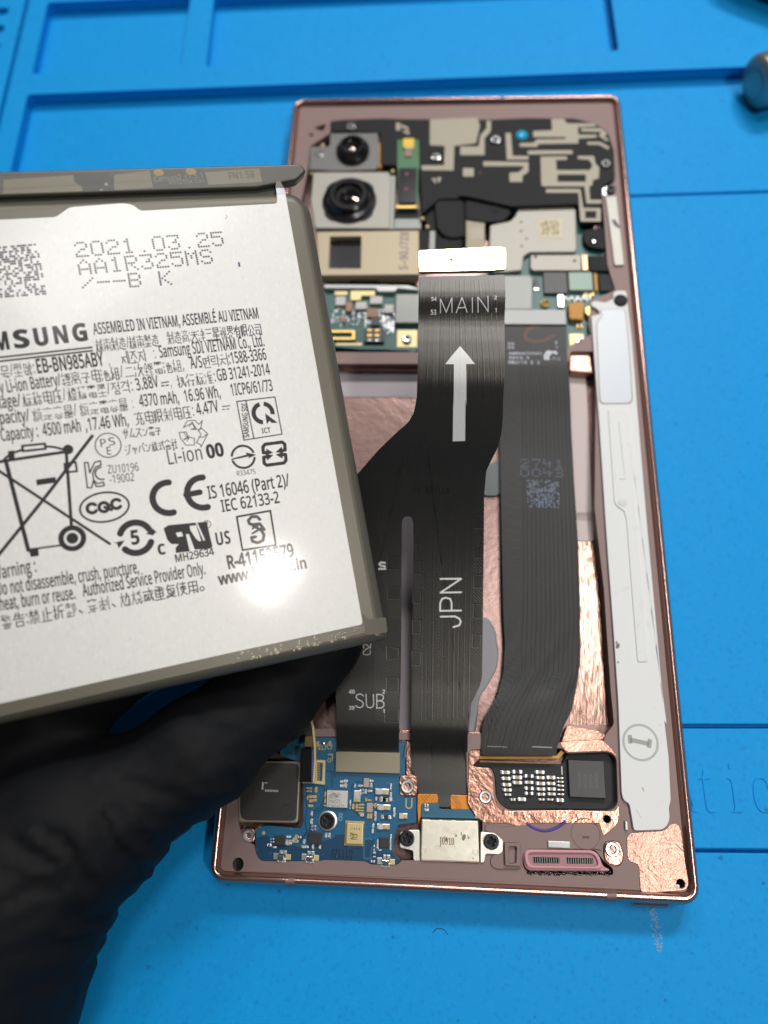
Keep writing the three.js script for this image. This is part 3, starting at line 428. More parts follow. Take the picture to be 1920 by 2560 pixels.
  add('code_sticker', block([[18.03,-48.22],[22.98,-43.15]], 5.3, 5.36, { bevel: 0.015 }), new THREE.MeshStandardMaterial({ roughness: 0.5, map: bedTex(...(() => { const [x0, z0, x1, z1] = box2([[18.03,-48.22],[22.98,-43.15]]); return [x0, z0, x1 - x0, z1 - z0]; })(), 40, (g) => {
    const [x0, z0, x1, z1] = box2([[18.03,-48.22],[22.98,-43.15]]); g.fillStyle = 'rgb(212,200,168)'; g.fillRect(x0 - 1, z0 - 1, 9, 9);
    const w = x1 - x0, h = z1 - z0; for (let i = 0; i < 10; i++) for (let j = 0; j < 9; j++) if (rnd() < 0.5) { g.fillStyle = 'rgba(120,104,66,0.8)'; g.fillRect(x0 + w * (0.1 + 0.078 * i), z0 + h * (0.1 + 0.085 * j), w * 0.07, h * 0.075); }
  }) }), sh);
  for (const c of [[[14.38,-47.43]][0], [[14.35,-45.02]][0], [[15.43,-43.04]][0], [[14.39,-41.12]][0]]) add('vent_dot', disc(c[0], c[1], 0.3, 5.28, 5.33), M.chip, sh);
  add('shield_can', plate([[8.49,-33.8],[15.83,-33.8],[16.4,-33.03],[16.07,-25.48],[8.38,-25.46]], Y, 5.2, { r: 0.25, bevel: 0.15, seg: 3 }), M.shieldGrey, board);
  add('shield_can', block([[2.63,-48],[6.7,-40.38]], Y, 5.2, { r: 0.2, bevel: 0.12 }), M.bronze, board);
  add('print_patch', block([[3.49,-45.98],[6.35,-42.97]], 5.2, 5.23, { bevel: 0.01 }), std([0.30, 0.27, 0.21], 0.5, 0.4), phone);
  // two flat flexes to the side keys
  add('connector_plate', plate([[16.17,-38.82],[26.61,-38.88],[26.49,-34.97],[16.55,-34.97],[16.02,-35.58]], Y, 5.3, { r: 0.2, bevel: 0.1 }), M.shield, phone);
  for (const c of [[[17.17,-38.38]][0], [[25.23,-37.38]][0]]) add('plate_hole', disc(c[0], c[1], 0.35, 5.28, 5.34), M.hole, phone);
  add('flex_kapton', block([[26.8,-39.01],[27.93,-35.12]], Y, 5.15, { bevel: 0.05 }), M.kapton, phone);
  add('side_flex', block([[28.25,-38.87],[32.45,-34.99]], Y, 5.1, { bevel: 0.2, seg: 3 }), M.black, phone);
  add('connector_plate', block([[23.83,-34.57],[28.64,-30.18]], Y, 5.2, { r: 0.2, bevel: 0.1 }), M.mint, phone);
  add('flex_kapton', block([[29.05,-34.52],[29.67,-30.19]], Y, 5.0), M.foam, phone);
  add('side_flex', block([[30.03,-34.22],[33.06,-30.13]], Y, 5.0, { bevel: 0.15 }), M.blackSoft, phone);
  add('chip', block([[18.71,-34.78],[23.48,-29.6]], Y, 4.9, { bevel: 0.06 }), M.chip, board);
  add('chip', block([[16.74,-33.24],[17.78,-31.2]], Y, 4.7), M.chip, board); add('chip', block([[16.76,-31.28],[17.71,-30.68]], Y, 4.5), M.tin, board);
  add('filter_can', block([[21.47,-29.18],[22.56,-26.39]], Y, 4.9), M.tin, board); add('coax_socket', (() => { const c = [[18.83,-27.23]][0]; return lathe(c[0], c[1], [[0.2, 5.0], [0.4, 4.75], [0.7, 4.95], [0.85, 4.9], [0.9, 4.2]], 24); })(), M.gold, board);
  add('coax_base', block([[17.92,-28.13],[19.68,-26.53]], Y, 4.4), M.capWhite, board);
  for (let i = 0; i < 12; i++) { const x = 925 + i * 22; void x; }
  const row = box2([[22.92,-29.04],[26.81,-27.84]]); for (let i = 0; i < 9; i++) cap([[row[0] + i * 0.62, row[1] + (i % 2) * 0.5], [row[0] + i * 0.62 + 0.4, row[1] + (i % 2) * 0.5 + 0.55]], Y, 0.45, i % 3 ? WHT : RES, board);
  for (const c of [[[26.71,-30.28],[27.78,-29.06]], [[28.01,-30.01],[28.91,-29.14]], [[24.96,-22.37],[25.47,-21.59]], [[25.67,-22.38],[26.21,-21.59]]]) K(c, GLD, 0.4);
  add('foam_pad', plate([[23.36,-26.91],[26.11,-27.26],[26.56,-26.52],[26.2,-22.82],[23.45,-23.07]], Y, 5.5, { r: 0.35, bevel: 0.25, seg: 3 }), M.foam, phone);
  add('spring_contact', plate([[26.86,-26.07],[28.78,-26.53],[29.53,-24.15],[27.5,-23.62],[26.67,-24.54]], Y, 5.3, { r: 0.3, bevel: 0.15 }), M.gold, phone);
  add('ground_pad', block([[23.47,-20.32],[26.32,-17.23]], Y, 4.28, { bevel: 0.02 }), M.goldPale, board);
  const p2 = [[25.63,-17.96]][0]; post(p2, 5.2, 1.1, phone, M.hole, M.chrome);
  const lump = plate([[23.07,-16.71],[26.24,-17.76],[27.63,-17],[27.93,-10.93],[24.81,-11.15],[22.78,-11.38]], 2.4, 4.6, { r: 0.6, bevel: 0.6, seg: 4 }); add('copper_shoulder', lump, M.copper, phone);
  // connector of the display cable
  add('connector_plate', block([[8.27,-24.65],[22.59,-21.19]], 5.85, 6.3, { r: 0.25, bevel: 0.12 }), std([0.52, 0.53, 0.53], 0.6, 0.15, bump(grainTex, 0.02)), phone);
}
// side key strip and the long white plate along the right
{
  const key = add('key_strip', plate([[32.45,-53.72],[34.84,-53.92],[35.2,-35.86],[33.16,-35.79]], 4.4, 5.9, { r: 0.3, bevel: 0.15 }), std([0.50, 0.48, 0.43], 0.45, 0.2, bump(wrinkleTex, 0.05)), phone);
  add('key_print', plate([[33.31,-47.39],[34.15,-47.38],[35,-45.44],[34.7,-45.09],[33.78,-45.97]], 5.9, 5.93, { r: 0.1 }), M.chip, key);
  add('key_plate', block([[31.95,-56.75],[32.93,-54.17]], 4.4, 5.7), M.tin, phone);
  const s1 = [[33.68,-55.37]][0]; screw(s1[0], s1[1], 5.9, 1.0, phone, M.screw);
  add('key_pins', plate([[33.97,-35.84],[35.36,-35.9],[35.43,-30.83],[34.16,-30.67]], 4.4, 5.3, { bevel: 0.1 }), M.goldPale, phone);
  const y = 6.05;
  const outer = [[27.81,-26.59],[28.8,-26.98],[30.73,-26.52],[32.35,-27.51],[32.41,-29.08],[33.53,-29.48],[35.09,-29.4],[35.17,-25.7],[35.35,-17.59],[35.22,-2.21],[35.13,20.01]].concat([[35.19,37.06],[35.23,48.52],[35.41,55.78]], [[35.15,54.98],[35.32,60.84],[35.05,67.42],[34.62,68.55],[34.68,69.86],[34.3,70.97],[33.42,71.77],[28.88,72.1],[28.78,70.97],[28.47,68.11],[27.61,67.7],[27.36,66.59],[27.67,56.66]], [[27.81,52.43],[27.83,41.16],[27.75,27.74],[27.74,18.61]], [[27.81,0.19],[27.75,-9.21],[27.69,-23.36],[28.93,-23.62],[29.61,-24.14],[28.71,-25.29],[27.86,-25.68]]);
  const [x0, z0, x1, z1] = (() => { const b = new THREE.Box2(); outer.forEach((p) => b.expandByPoint(new THREE.Vector2(...p))); return [b.min.x, b.min.y, b.max.x, b.max.y]; })();
  const map = bedTex(x0, z0, x1 - x0, z1 - z0, 16, (g) => {
    g.fillStyle = 'rgb(225,227,228)'; g.fillRect(x0, z0, x1 - x0, z1 - z0);
    for (let i = 0; i < 60; i++) { g.fillStyle = 'rgba(' + (rnd() < 0.6 ? '160,160,156,' : '240,240,238,') + (0.03 + 0.07 * rnd()) + ')'; g.beginPath(); g.ellipse(x0 + rnd() * (x1 - x0), z0 + rnd() * (z1 - z0), 0.1 + rnd() * 0.9, 0.1 + rnd() * 0.6, rnd() * 3, 0, 7); g.fill(); }
    const c = [[30.96,58.67]][0], e = [[33.71,58.57]][0], r = Math.hypot(e[0] - c[0], e[1] - c[1]);     // stamped circle with a 1 lying on its side
    g.strokeStyle = 'rgba(130,134,132,0.55)'; g.lineWidth = 0.36; g.beginPath(); g.arc(c[0], c[1], r, 0, 7); g.stroke();
    const P = [[29.3,57.55],[29.3,58.91],[32.13,59.33],[32.26,58.62],[29.68,58.31],[32.36,58.03],[32.48,59.43]]; g.lineWidth = 0.7; g.strokeStyle = 'rgba(112,116,108,0.6)';
    g.beginPath(); g.moveTo(...P[0]); g.lineTo(...P[1]); g.stroke(); g.beginPath(); g.moveTo(...[[29.3,58.3]][0]); g.lineTo(...[[32.34,58.85]][0]); g.stroke(); g.beginPath(); g.moveTo(...[[32.54,58.1]][0]); g.lineTo(...[[32.24,59.46]][0]); g.stroke();
    g.fillStyle = 'rgba(70,72,66,0.8)'; for (const [c2, s] of [[[[28.37,42.97]][0], 0.5], [[[28.19,42.4]][0], 0.25], [[[28.24,45.74]][0], 0.2]]) { g.beginPath(); g.ellipse(c2[0], c2[1], s * 0.6, s, 0.4, 0, 7); g.fill(); }
    g.strokeStyle = 'rgba(150,130,60,0.8)'; g.lineWidth = 0.15; const q = [[30.7,65.57]][0]; g.beginPath(); g.moveTo(q[0], q[1]); g.lineTo(q[0] + 0.2, q[1] + 0.6); g.stroke();
  });
  const strip = add('white_side_plate', plate(outer, 5.3, y, { r: 0.5, bevel: 0.12, seg: 3 }), new THREE.MeshStandardMaterial({ map, roughness: 0.5, ...bump(fineTex, 0.008) }), phone);
  const inner = [[28.47,-21],[28.82,-22.15],[29.75,-23.3],[29.64,-25.05],[30.6,-24.89],[34.49,-25.06],[34.66,-23.83],[34.72,-16.53],[34.5,-4.71],[34.3,-4.01],[33.76,-3.53],[28.52,-3.43],[28.09,-4.17],[28.19,-9.16]];
  add('panel_border', plate(inner.map((p) => p), y - 0.02, y + 0.05, { r: 0.4 }), M.amber, strip);
  const cx = inner.reduce((a, p) => a + p[0], 0) / inner.length, cz = inner.reduce((a, p) => a + p[1], 0) / inner.length;
  add('glossy_panel', plate(inner.map(([a, b]) => [a + (cx - a) * 0.05, b + (cz - b) * 0.012]), y, y + 0.12, { r: 0.4, bevel: 0.05 }), M.panel, strip);
  add('embossed_ridge', plate([[29.58,-1.95],[29.77,-2.25],[33.14,-2.29],[33.46,-1.92],[33.15,20.11]].concat([[33.26,33.16],[33.24,45.23],[33.12,45.54],[31.71,45.62],[31.45,45.38],[31.43,33.21],[31.44,19.67],[31.09,18.93]], [[31.33,18.64],[29.86,17.41],[29.51,16.78]]), y - 0.02, y + 0.2, { r: 0.4, bevel: 0.11, seg: 3 }), new THREE.MeshStandardMaterial({ map, roughness: 0.5 }), strip);
  add('embossed_ridge', plate([[31.32,0.25],[32.03,0.24],[32.17,1.15],[32.09,11.93],[31.88,12.22],[30.69,12.24],[30.78,11.85],[31.71,11.79]], y + 0.16, y + 0.32, { r: 0.3, bevel: 0.08 }), new THREE.MeshStandardMaterial({ map, roughness: 0.5 }), strip);
  const d = [[30.98,16.75]][0]; add('embossed_dome', lathe(d[0], d[1], [[0.01, y + 0.34], [0.5, y + 0.3], [1.0, y + 0.16], [1.25, y + 0.04]], 28), M.white, strip);
  add('embossed_ridge', plate([[29.35,68.74],[30.45,68.21],[30.55,68.92],[30.43,69.92],[30.18,70.15]], y - 0.02, y + 0.06, { r: 0.2, bevel: 0.04 }), new THREE.MeshStandardMaterial({ map, roughness: 0.5 }), strip);
  const s2 = [[33.74,-26.95]][0]; add('plate_screw', disc(s2[0], s2[1], 1.35, 5.9, 6.5, { bevel: 0.2 }), M.black, phone); add('plate_screw_well', disc(s2[0] + 0.1, s2[1] - 0.1, 0.6, 6.45, 6.53), M.hole, phone);
  add('cable_end', block([[27.6,70.76],[28.06,72.06]], 5.3, 5.9, { bevel: 0.1 }), M.tab, phone);
}

// ---------------------------------------------------------------- lower end: sub board, charging port, display driver, speaker
{
  const Y = 4.9;
  const printB = (g) => {   // white and gold legends, traces and the dark bare areas of the sub board
    g.fillStyle = 'rgb(12,90,128)'; g.fillRect(-60, 40, 80, 50);
    const poly = (p, f) => { g.fillStyle = f; g.beginPath(); p.forEach((q, i) => (i ? g.lineTo(...q) : g.moveTo(...q))); g.closePath(); g.fill(); };
    poly([[-31.75,75.51],[-29.71,75.25],[-24.06,76.7],[-18.87,75.19],[-18.49,74.62],[-16.87,74.46],[-16.35,76.57],[-13.74,76.28],[-13.79,75.08],[-12.18,74.93],[-12.1,76.77],[-7.88,76.78],[-7.01,79.29],[-31.29,80.29]], 'rgb(10,62,94)');
    poly([[-28.79,59.39],[-25.37,59.28],[-25.11,62.7],[-28.53,62.42]], 'rgb(12,74,96)');
    const line = (p, w, f) => { g.strokeStyle = f; g.lineWidth = w; g.beginPath(); p.forEach((q, i) => (i ? g.lineTo(...q) : g.moveTo(...q))); g.stroke(); };
    const dk = 'rgba(4,36,66,0.95)', lt = 'rgba(60,140,170,0.5)';
    for (let i = 0; i < 4; i++) { const o = i * 14; void o; }
    line([[-20.79,67.47],[-20.68,69.21],[-21.21,70.57],[-22.6,71.39],[-22.8,74.41],[-24.16,75.4]], 0.14, dk); line([[-20.38,67.26],[-20.29,69.38],[-20.88,70.84],[-22.27,71.66],[-22.47,74.77]], 0.14, dk); line([[-19.68,65.08],[-19.44,67.42]], 0.14, dk); line([[-20.74,64.93],[-19.48,64.98],[-19.11,65.85]], 0.14, dk);
    line([[-23.7,67.58],[-23.48,70.66],[-23.52,72.94],[-23.21,74.43],[-24.31,76.15]], 0.14, dk); line([[-16.28,68.08],[-16.23,67.11],[-15.64,66.5],[-14.4,66.3]], 0.14, dk); line([[-16.49,70.01],[-15.62,70.93],[-14.77,71.65],[-13.73,71.99]], 0.14, dk); line([[-12.75,66.01],[-12.31,69.09],[-11.61,73.97]], 0.12, dk);
    line([[-13.71,77.84],[-13.79,75.03],[-12.58,74.98]], 0.25, lt); line([[-13.7,77.89],[-12.56,77.85],[-12.49,76.05]], 0.25, lt);
    g.fillStyle = 'rgb(190,176,120)'; g.font = '1.35px sans-serif'; g.textAlign = 'center';
    const put = (t, c, s = 1.35) => { g.font = s + 'px sans-serif'; g.fillText(t, c[0], c[1]); };
    put('O', [[-20.3,61.89]][0], 1.5); put('D', [[-21.25,61.92]][0], 1.4); put('N', [[-22.2,61.96]][0], 1.4); put('U', [[-6.73,70.27]][0], 2.2); put('o', [[-20.18,63.76]][0], 1.3);
    g.fillStyle = 'rgb(120,160,170)'; put('8', [[-17.81,72.94]][0], 1.6);
    line([[-20.52,62.3],[-19.74,62.27],[-19.69,63.21]], 0.16, 'rgb(190,176,120)');
    g.fillStyle = 'rgba(4,26,44,0.9)'; g.save(); const d = [[-17.3,76.65]][0]; g.translate(d[0], d[1]); g.rotate(Math.PI + 0.02); g.font = 'bold 10px sans-serif'; g.scale(3.6 / g.measureText('D1112V').width, 0.2); g.fillText('D1112V', 0, 0); g.restore();

    for (let i = 0; i < 120; i++) { g.fillStyle = 'rgba(150,180,190,0.5)'; g.beginPath(); g.arc(-35 + rnd() * 26, 54 + rnd() * 26, 0.09, 0, 7); g.fill(); }
    for (let i = 0; i < 900; i++) { g.fillStyle = 'rgba(80,160,190,' + 0.16 * rnd() + ')'; g.fillRect(-35 + rnd() * 40, 52 + rnd() * 30, 0.15, 0.15); }
    const gd = [[-30.21,74.8]][0]; g.fillStyle = 'rgb(196,160,96)'; g.beginPath(); g.arc(gd[0], gd[1], 0.28, 0, 7); g.fill();
  };
  const board = add('sub_board', plate([[-28.77,59.64],[-19.27,59.48],[-8.58,59.62],[-7.52,59.88]].concat([[-7.55,59.85],[-7.42,65.11],[-8.44,65.37],[-8.36,68.2],[-5.51,68.46],[-5.43,72.32],[-8.38,72.73],[-9.01,75.04],[-9.02,77.16],[-8.08,77.69]], [[-7.94,77.97],[-8.52,78.72],[-12.78,78.77],[-13.4,78.28],[-20.19,78.41],[-20.78,78.58],[-30.29,78.97],[-31.14,78.05],[-31.5,76.44],[-31.46,74.19],[-29.65,73.65],[-24.27,73.91],[-23.84,72.76],[-24.37,67.02],[-25.04,63.69],[-28.5,62.82]]), 3.9, Y, { r: 0.35, bevel: 0.06 }), new THREE.MeshStandardMaterial({ map: bedTex(-40, 48, 50, 34, 30, printB), roughness: 0.36, ...bump(fineTex, 0.006) }), phone);
  const K = (c, mats, h = 0.45, name = 'capacitor') => cap(c, Y, h, mats, board, name);
  const flexPlate = add('connector_plate', plate([[-19.12,61.79],[-8.39,61.64],[-8.3,64.91],[-18.97,65.02]], Y, 5.7, { r: 0.25, bevel: 0.08 }), M.bronzePlate, phone); void flexPlate;
  // fine pitch socket
  const so = add('board_socket', plate([[-22.52,63.18],[-20.78,63.2],[-20.63,67.11],[-22.51,66.98]], Y, 5.5, { r: 0.12, bevel: 0.06, holes: [[[-22.11,63.7],[-21.2,63.73],[-21.15,66.55],[-22.02,66.5]].reverse()] }), M.goldPale, board);
  for (let i = 0; i < 8; i++) for (const s of [0, 1]) { const a = [[-22.24,63.84]][0], b = [[-22.15,66.45]][0], k = i / 7; const m = add('socket_pin', (capGeos.get('pin') ?? capGeos.set('pin', new RoundedBoxGeometry(0.62, 0.25, 0.2, 1, 0.04)).get('pin')), M.gold, so); at(m, a[0] + (b[0] - a[0]) * k + 0.25 + s * 0.95, 5.2, a[1] + (b[1] - a[1]) * k + 0.1); }
  // unplugged battery flex hanging over the socket
  {
    const fx = add('loose_flex', plate([[-24.92,57.86],[-23.77,56.42],[-23.26,56.2],[-22.71,58.18],[-22.41,59.46],[-24,59.66],[-24.33,58.84]], 8.3, 8.5, { r: 0.4 }), M.blackSoft, phone);
    add('flex_kapton', plate([[-24.01,59.71],[-22.44,59.52],[-22.28,61.32],[-23.97,61.29]], 8.1, 8.4, { r: 0.1, bevel: 0.05 }), std([0.16, 0.11, 0.02], 0.3), fx);
    add('flex_gold_edge', plate([[-23.67,56.11],[-23.38,56],[-22.55,58.38],[-22.08,60.93],[-21.91,63.46],[-21.93,66.83],[-22.21,66.84],[-22.21,63.27],[-22.45,60.94],[-22.88,58.39]], 8.0, 8.65, { r: 0.05 }), M.goldPale, fx);
    add('plug', plate([[-24.59,61.63],[-22.75,61.56],[-22.46,66.66],[-24.3,66.65]], 6.5, 8.3, { r: 0.15, bevel: 0.15 }), M.blackGloss, fx);
    add('plug_edge', plate([[-22.78,61.68],[-22.47,61.71],[-22.23,66.65],[-22.5,66.66]], 6.8, 8.2, { bevel: 0.05 }), M.resin, fx);
    add('plug_base', plate([[-24.18,66.71],[-22.33,66.7],[-22.41,66.97],[-24.1,66.99]], 6.4, 7.6, { bevel: 0.1 }), M.bronze, fx);
  }
  // small parts
  const sil = add('label_chip', plate([[-20.22,67.9],[-16.75,67.89],[-16.73,70.49],[-20.1,70.5]], Y, 5.55, { r: 0.1, bevel: 0.05 }), new THREE.MeshStandardMaterial({ roughness: 0.4, metalness: 0.5, map: bedTex(...(() => { const [a, b, c, d] = box2([[-20.26,67.87],[-16.61,70.48]]); return [a, b, c - a, d - b]; })(), 60, (g) => {
    const [a, b, c, d] = box2([[-20.26,67.87],[-16.61,70.48]]); g.fillStyle = 'rgb(205,203,196)'; g.fillRect(a, b, c - a, d - b); g.fillStyle = 'rgba(70,72,74,0.85)'; g.font = '0.72px sans-serif'; for (const [t, k] of [['08239', 0.34], ['DNAST5', 0.62], ['SCM15673', 0.92]]) { g.save(); g.translate(a + 0.3, b + (d - b) * k); g.scale((c - a) * 0.22, 1.2); g.fillText(t, 0, 0); g.restore(); }
    for (let i = 0; i < 40; i++) g.fillRect(a + 0.5 + rnd() * 1.8, b + 0.1 + rnd() * 0.9, 0.1, 0.1);
  }) }), board); void sil;
  const mic = add('microphone', block([[-16.71,72.62],[-13.92,75.88]], Y, 5.8, { r: 0.3, bevel: 0.18, seg: 3 }), M.goldPale, board); add('mic_base', block([[-16.97,72.45],[-13.9,76.1]], Y, 5.1, { bevel: 0.03 }), M.gold, board);
  { const [a, b, c, d] = box2([[-15.99,74.08],[-14.82,75.14]]), dots = []; for (let i = 0; i < 8; i++) for (let j = 0; j < 8; j++) if (rnd() < 0.55) { const q = new THREE.BoxGeometry((c - a) / 8.5, 0.02, (d - b) / 8.5); q.translate(a + (c - a) * (i + 0.5) / 8, 5.81, b + (d - b) * (j + 0.5) / 8); dots.push(q); } for (let i = 0; i < 4; i++) { const q = new THREE.BoxGeometry(0.14, 0.02, 0.3); q.translate(a + 0.2 + i * 0.4, 5.81, b - 0.55); dots.push(q); } add('dot_print', mergeGeometries(dots), M.amber, mic); }
  for (const c of [[[-28.24,75.09],[-26.51,76.49]], [[-22.84,74.32],[-20.57,76.06]], [[-11.34,74.7],[-9.76,76.15]]]) add('chip', block(c, Y, 5.5, { bevel: 0.05 }), M.chip, board);
  for (const [x0, z0, x1, z1] of [[[-12.31,67.34],[-10.01,68.26]], [[-11.9,69.74],[-9.71,70.6]], [[-11.83,72.64],[-9.73,73.49]], [[-8.33,70.93],[-6.89,71.77]], [[-15.85,67.74],[-14.67,69.58]]].map(box2)) {
    const al = x1 - x0 > z1 - z0, c = [[x0, z0], [x1, z1]], dd = add('diode', block(c, Y, 5.35, { r: 0.12, bevel: 0.08 }), M.tin, board);
    const cx = al ? x0 + (x1 - x0) * 0.68 : (x0 + x1) / 2, cz = al ? (z0 + z1) / 2 : z0 + (z1 - z0) * 0.75; add('diode_mark', block([[cx - 0.26, cz - 0.3], [cx + 0.26, cz + 0.3]], 5.35, 5.42, { r: 0.1, bevel: 0.02 }), M.gold, dd);
    const ex = al ? x0 + (x1 - x0) * 0.3 : (x0 + x1) / 2, ez = al ? (z0 + z1) / 2 : z0 + (z1 - z0) * 0.3; add('diode_window', block([[ex - 0.36, ez - 0.42], [ex + 0.36, ez + 0.42]], 5.35, 5.4, { r: 0.1, bevel: 0.02 }), M.capWhite, dd);
  }
  K([[-11.48,68.78],[-10.12,69.37]], [M.chip, M.tin], 0.4, 'resistor'); K([[-11.16,71.35],[-9.63,71.93]], [M.chip, M.tin], 0.4, 'resistor'); K([[-11.42,68.53],[-9.58,69.27]], BLK, 0.4, 'resistor');
  for (const c of [[[-14.26,65.81],[-13.29,67.23]], [[-13.59,69.58],[-12.59,71.02]]]) add('inductor', block(c, Y, 5.5, { bevel: 0.08 }), M.capPink, board);
  for (const c of [[[-23.66,67.57],[-22.91,67.86]], [[-23.62,68.04],[-22.88,68.32]], [[-22.3,67.56],[-21.82,68.32]], [[-23.12,68.75],[-22.6,69.27]], [[-22.54,68.73],[-22.04,69.25]], [[-23.56,68.88],[-23.23,69.49]], [[-23.07,69.4],[-22.56,69.88]], [[-22.5,69.31],[-22.01,69.75]], [[-23.18,70.18],[-22.49,70.61]], [[-16.02,69.94],[-15.57,70.63]], [[-15.44,69.92],[-15.04,70.51]], [[-14.95,69.79],[-14.2,70.06]], [[-14.93,70.23],[-14.18,70.52]], [[-15.4,70.68],[-14.16,70.94]], [[-14.89,71.08],[-14.14,71.35]], [[-13.92,68.95],[-13.58,69.35]], [[-13.47,69.04],[-13,69.33]], [[-13.49,71.25],[-13.09,71.95]], [[-13.04,71.23],[-12.65,71.9]], [[-12.41,69.69],[-11.98,70.25]], [[-20.66,68.24],[-20.37,68.92]], [[-20.6,69.2],[-20.31,69.88]], [[-20.58,70.12],[-20.23,70.41]], [[-25.13,74.95],[-24.58,75.95]], [[-25.16,75.57],[-24.55,76.06]]]) K(c, GLD, 0.35);
  for (const c of [[[-18.2,66.32],[-17.68,66.69]], [[-18.17,66.87],[-17.64,67.39]], [[-17.5,66.18],[-17.02,66.55]], [[-17.51,66.73],[-16.98,67.33]], [[-15.84,66.86],[-15.49,67.27]], [[-15.14,66.83],[-14.54,67.16]], [[-14.93,67.64],[-14.53,68.39]], [[-14.07,67.57],[-13.67,68.17]], [[-13.49,67.58],[-12.85,67.95]], [[-9.91,66.6],[-9.58,67.44]], [[-9.87,67.87],[-9.54,68.51]], [[-12.27,68.73],[-11.94,69.14]], [[-9.84,68.79],[-9.52,69.2]], [[-12.32,70.98],[-11.93,71.53]], [[-12.29,71.7],[-11.9,72.21]], [[-9.28,70.22],[-8.89,70.85]], [[-9.26,70.98],[-8.87,71.53]], [[-12.41,69.81],[-12.07,70.14]], [[-12.61,72.8],[-12.23,73.27]], [[-12.7,73.55],[-12.27,74.09]], [[-22.73,71.3],[-22.32,71.93]], [[-22.69,72.4],[-22.32,73.1]], [[-20.14,74.48],[-19.78,75.06]], [[-19.65,74.46],[-19.25,75.04]], [[-26.4,75],[-25.83,75.37]], [[-25.44,75.43],[-25.05,76.04]], [[-26.5,75.69],[-26.04,76.38]], [[-26.01,75.75],[-25.51,76.32]], [[-28.46,76.66],[-27.95,76.97]], [[-23.65,75.58],[-23.29,76.09]], [[-22.18,76.26],[-21.82,76.77]], [[-21.04,76.22],[-20.68,76.76]], [[-14.64,71.3],[-14.13,71.69]], [[-9.64,74.25],[-9.34,74.75]], [[-9.69,74.99],[-9.4,75.46]], [[-9.67,75.73],[-9.36,76.41]], [[-11.75,75.07],[-11.44,75.61]], [[-11.76,75.77],[-11.42,76.35]], [[-11.41,76.42],[-11,76.66]], [[-16.46,69.35],[-16.19,69.8]], [[-13.23,65.99],[-12.8,66.4]], [[-13.2,66.61],[-12.76,67.17]]]) K(c, WHT, 0.35, 'resistor');
  for (const c of [[[-28.98,75.5],[-28.38,75.77]], [[-29.36,76.29],[-28.9,76.79]], [[-28.86,75.94],[-28.42,76.22]], [[-24.48,74.94],[-24.12,75.38]], [[-22.54,73.48],[-22.13,73.96]], [[-22,73.46],[-21.64,73.94]], [[-16.46,70.04],[-16.15,70.56]], [[-14.44,67.58],[-14.12,68.22]], [[-13.1,65.98],[-12.76,66.32]], [[-12.32,75.98],[-11.97,76.55]], [[-12.51,78.04],[-12.01,78.45]], [[-14.72,66.82],[-14.42,67.16]]]) K(c, RES, 0.35, 'resistor');
  K([[-23.82,76.36],[-22.82,76.76]], WHT, 0.45); K([[-12.31,76.92],[-11.84,77.64]], BLK, 0.45);
  K([[-22.48,60.33],[-22.05,61.04]], GLD, 0.3); K([[-20.45,60.26],[-20.07,60.93]], GLD, 0.3); { const c = [[-21.3,60.6]][0]; add('solder_drop', lathe(c[0], c[1], [[0.01, 5.25], [0.2, 5.2], [0.34, 5.0], [0.36, 4.9]], 14), M.chrome, board); }
  // spring clips along the lower edge
  for (const c of [[[-28.34,77.18],[-25.39,79.1]], [[-23.8,77.11],[-20.85,79.03]], [[-11.64,77.16],[-8.66,79.14]]]) {
    const [a, b, d, e] = box2(c), w = d - a, h = e - b, q = (u0, v0, u1, v1) => [[a + u0 * w, b + v0 * h], [a + u1 * w, b + v1 * h]];
    const s = add('spring_clip', block(q(0.02, 0.25, 0.28, 0.75), Y, 5.2), M.tin, board);
    add('clip_arm', block(q(0.68, 0.3, 0.98, 0.75), Y, 5.3, { bevel: 0.1 }), M.goldPale, s); add('clip_top', block(q(0.30, 0.36, 0.66, 0.74), 5.2, 5.95, { bevel: 0.12 }), M.chrome, s);
    add('clip_foot', block(q(0.34, 0.02, 0.5, 0.3), Y, 5.3), M.tin, s); add('clip_foot', block(q(0.54, 0.02, 0.72, 0.3), Y, 5.3), M.tin, s); add('clip_tongue', block(q(0.36, 0.76, 0.6, 0.98), 4.9, 5.5, { bevel: 0.1 }), M.tin, s); add('clip_side', block(q(0.24, 0.6, 0.36, 0.92), Y, 5.6), M.tin, s); add('clip_side', block(q(0.6, 0.6, 0.72, 0.92), Y, 5.6), M.tin, s);
  }
  const sc = [[-19.85,72.54]][0]; screw(sc[0], sc[1], 5.1, 1.25, phone, M.screw, M.tin);
  // vibration motor: square can with a black sticker
  const can = add('motor_can', plate([[-35.45,63.92],[-24.8,63.54],[-24.62,73.09],[-34.47,73.32]], 3.2, 5.6, { r: 0.5, bevel: 0.25, seg: 3 }), M.bronze, phone);
  add('motor_sticker', plate([[-34.98,64.1],[-25.13,63.91],[-24.88,72.72],[-33.45,72.94],[-34.13,72.36]], 5.58, 5.72, { r: 0.9, bevel: 0.04 }), new THREE.MeshStandardMaterial({ roughness: 0.5, map: bedTex(-36, 52, 20, 20, 30, (g) => {
    g.fillStyle = 'rgb(38,37,36)'; g.fillRect(-40, 45, 30, 40); g.fillStyle = 'rgba(215,215,220,0.9)'; const a = [[-31.01,67.06],[-30.38,68.2],[-28.19,68.22]][0]; const p = [[-31.01,67.06],[-30.93,67.93],[-30.4,68.05],[-28.22,67.97]];
    g.fillRect(p[0][0], p[0][1], 0.28, 1.15); void a; for (let i = 0; i < 9; i++) g.fillRect(p[2][0] + i * 0.25, p[2][1] + 0.1, 0.16, 0.34); g.fillRect(p[0][0] + 0.4, p[0][1] + 0.0, 0.5, 0.16);
  }), ...bump(fineTex, 0.02) }), can);
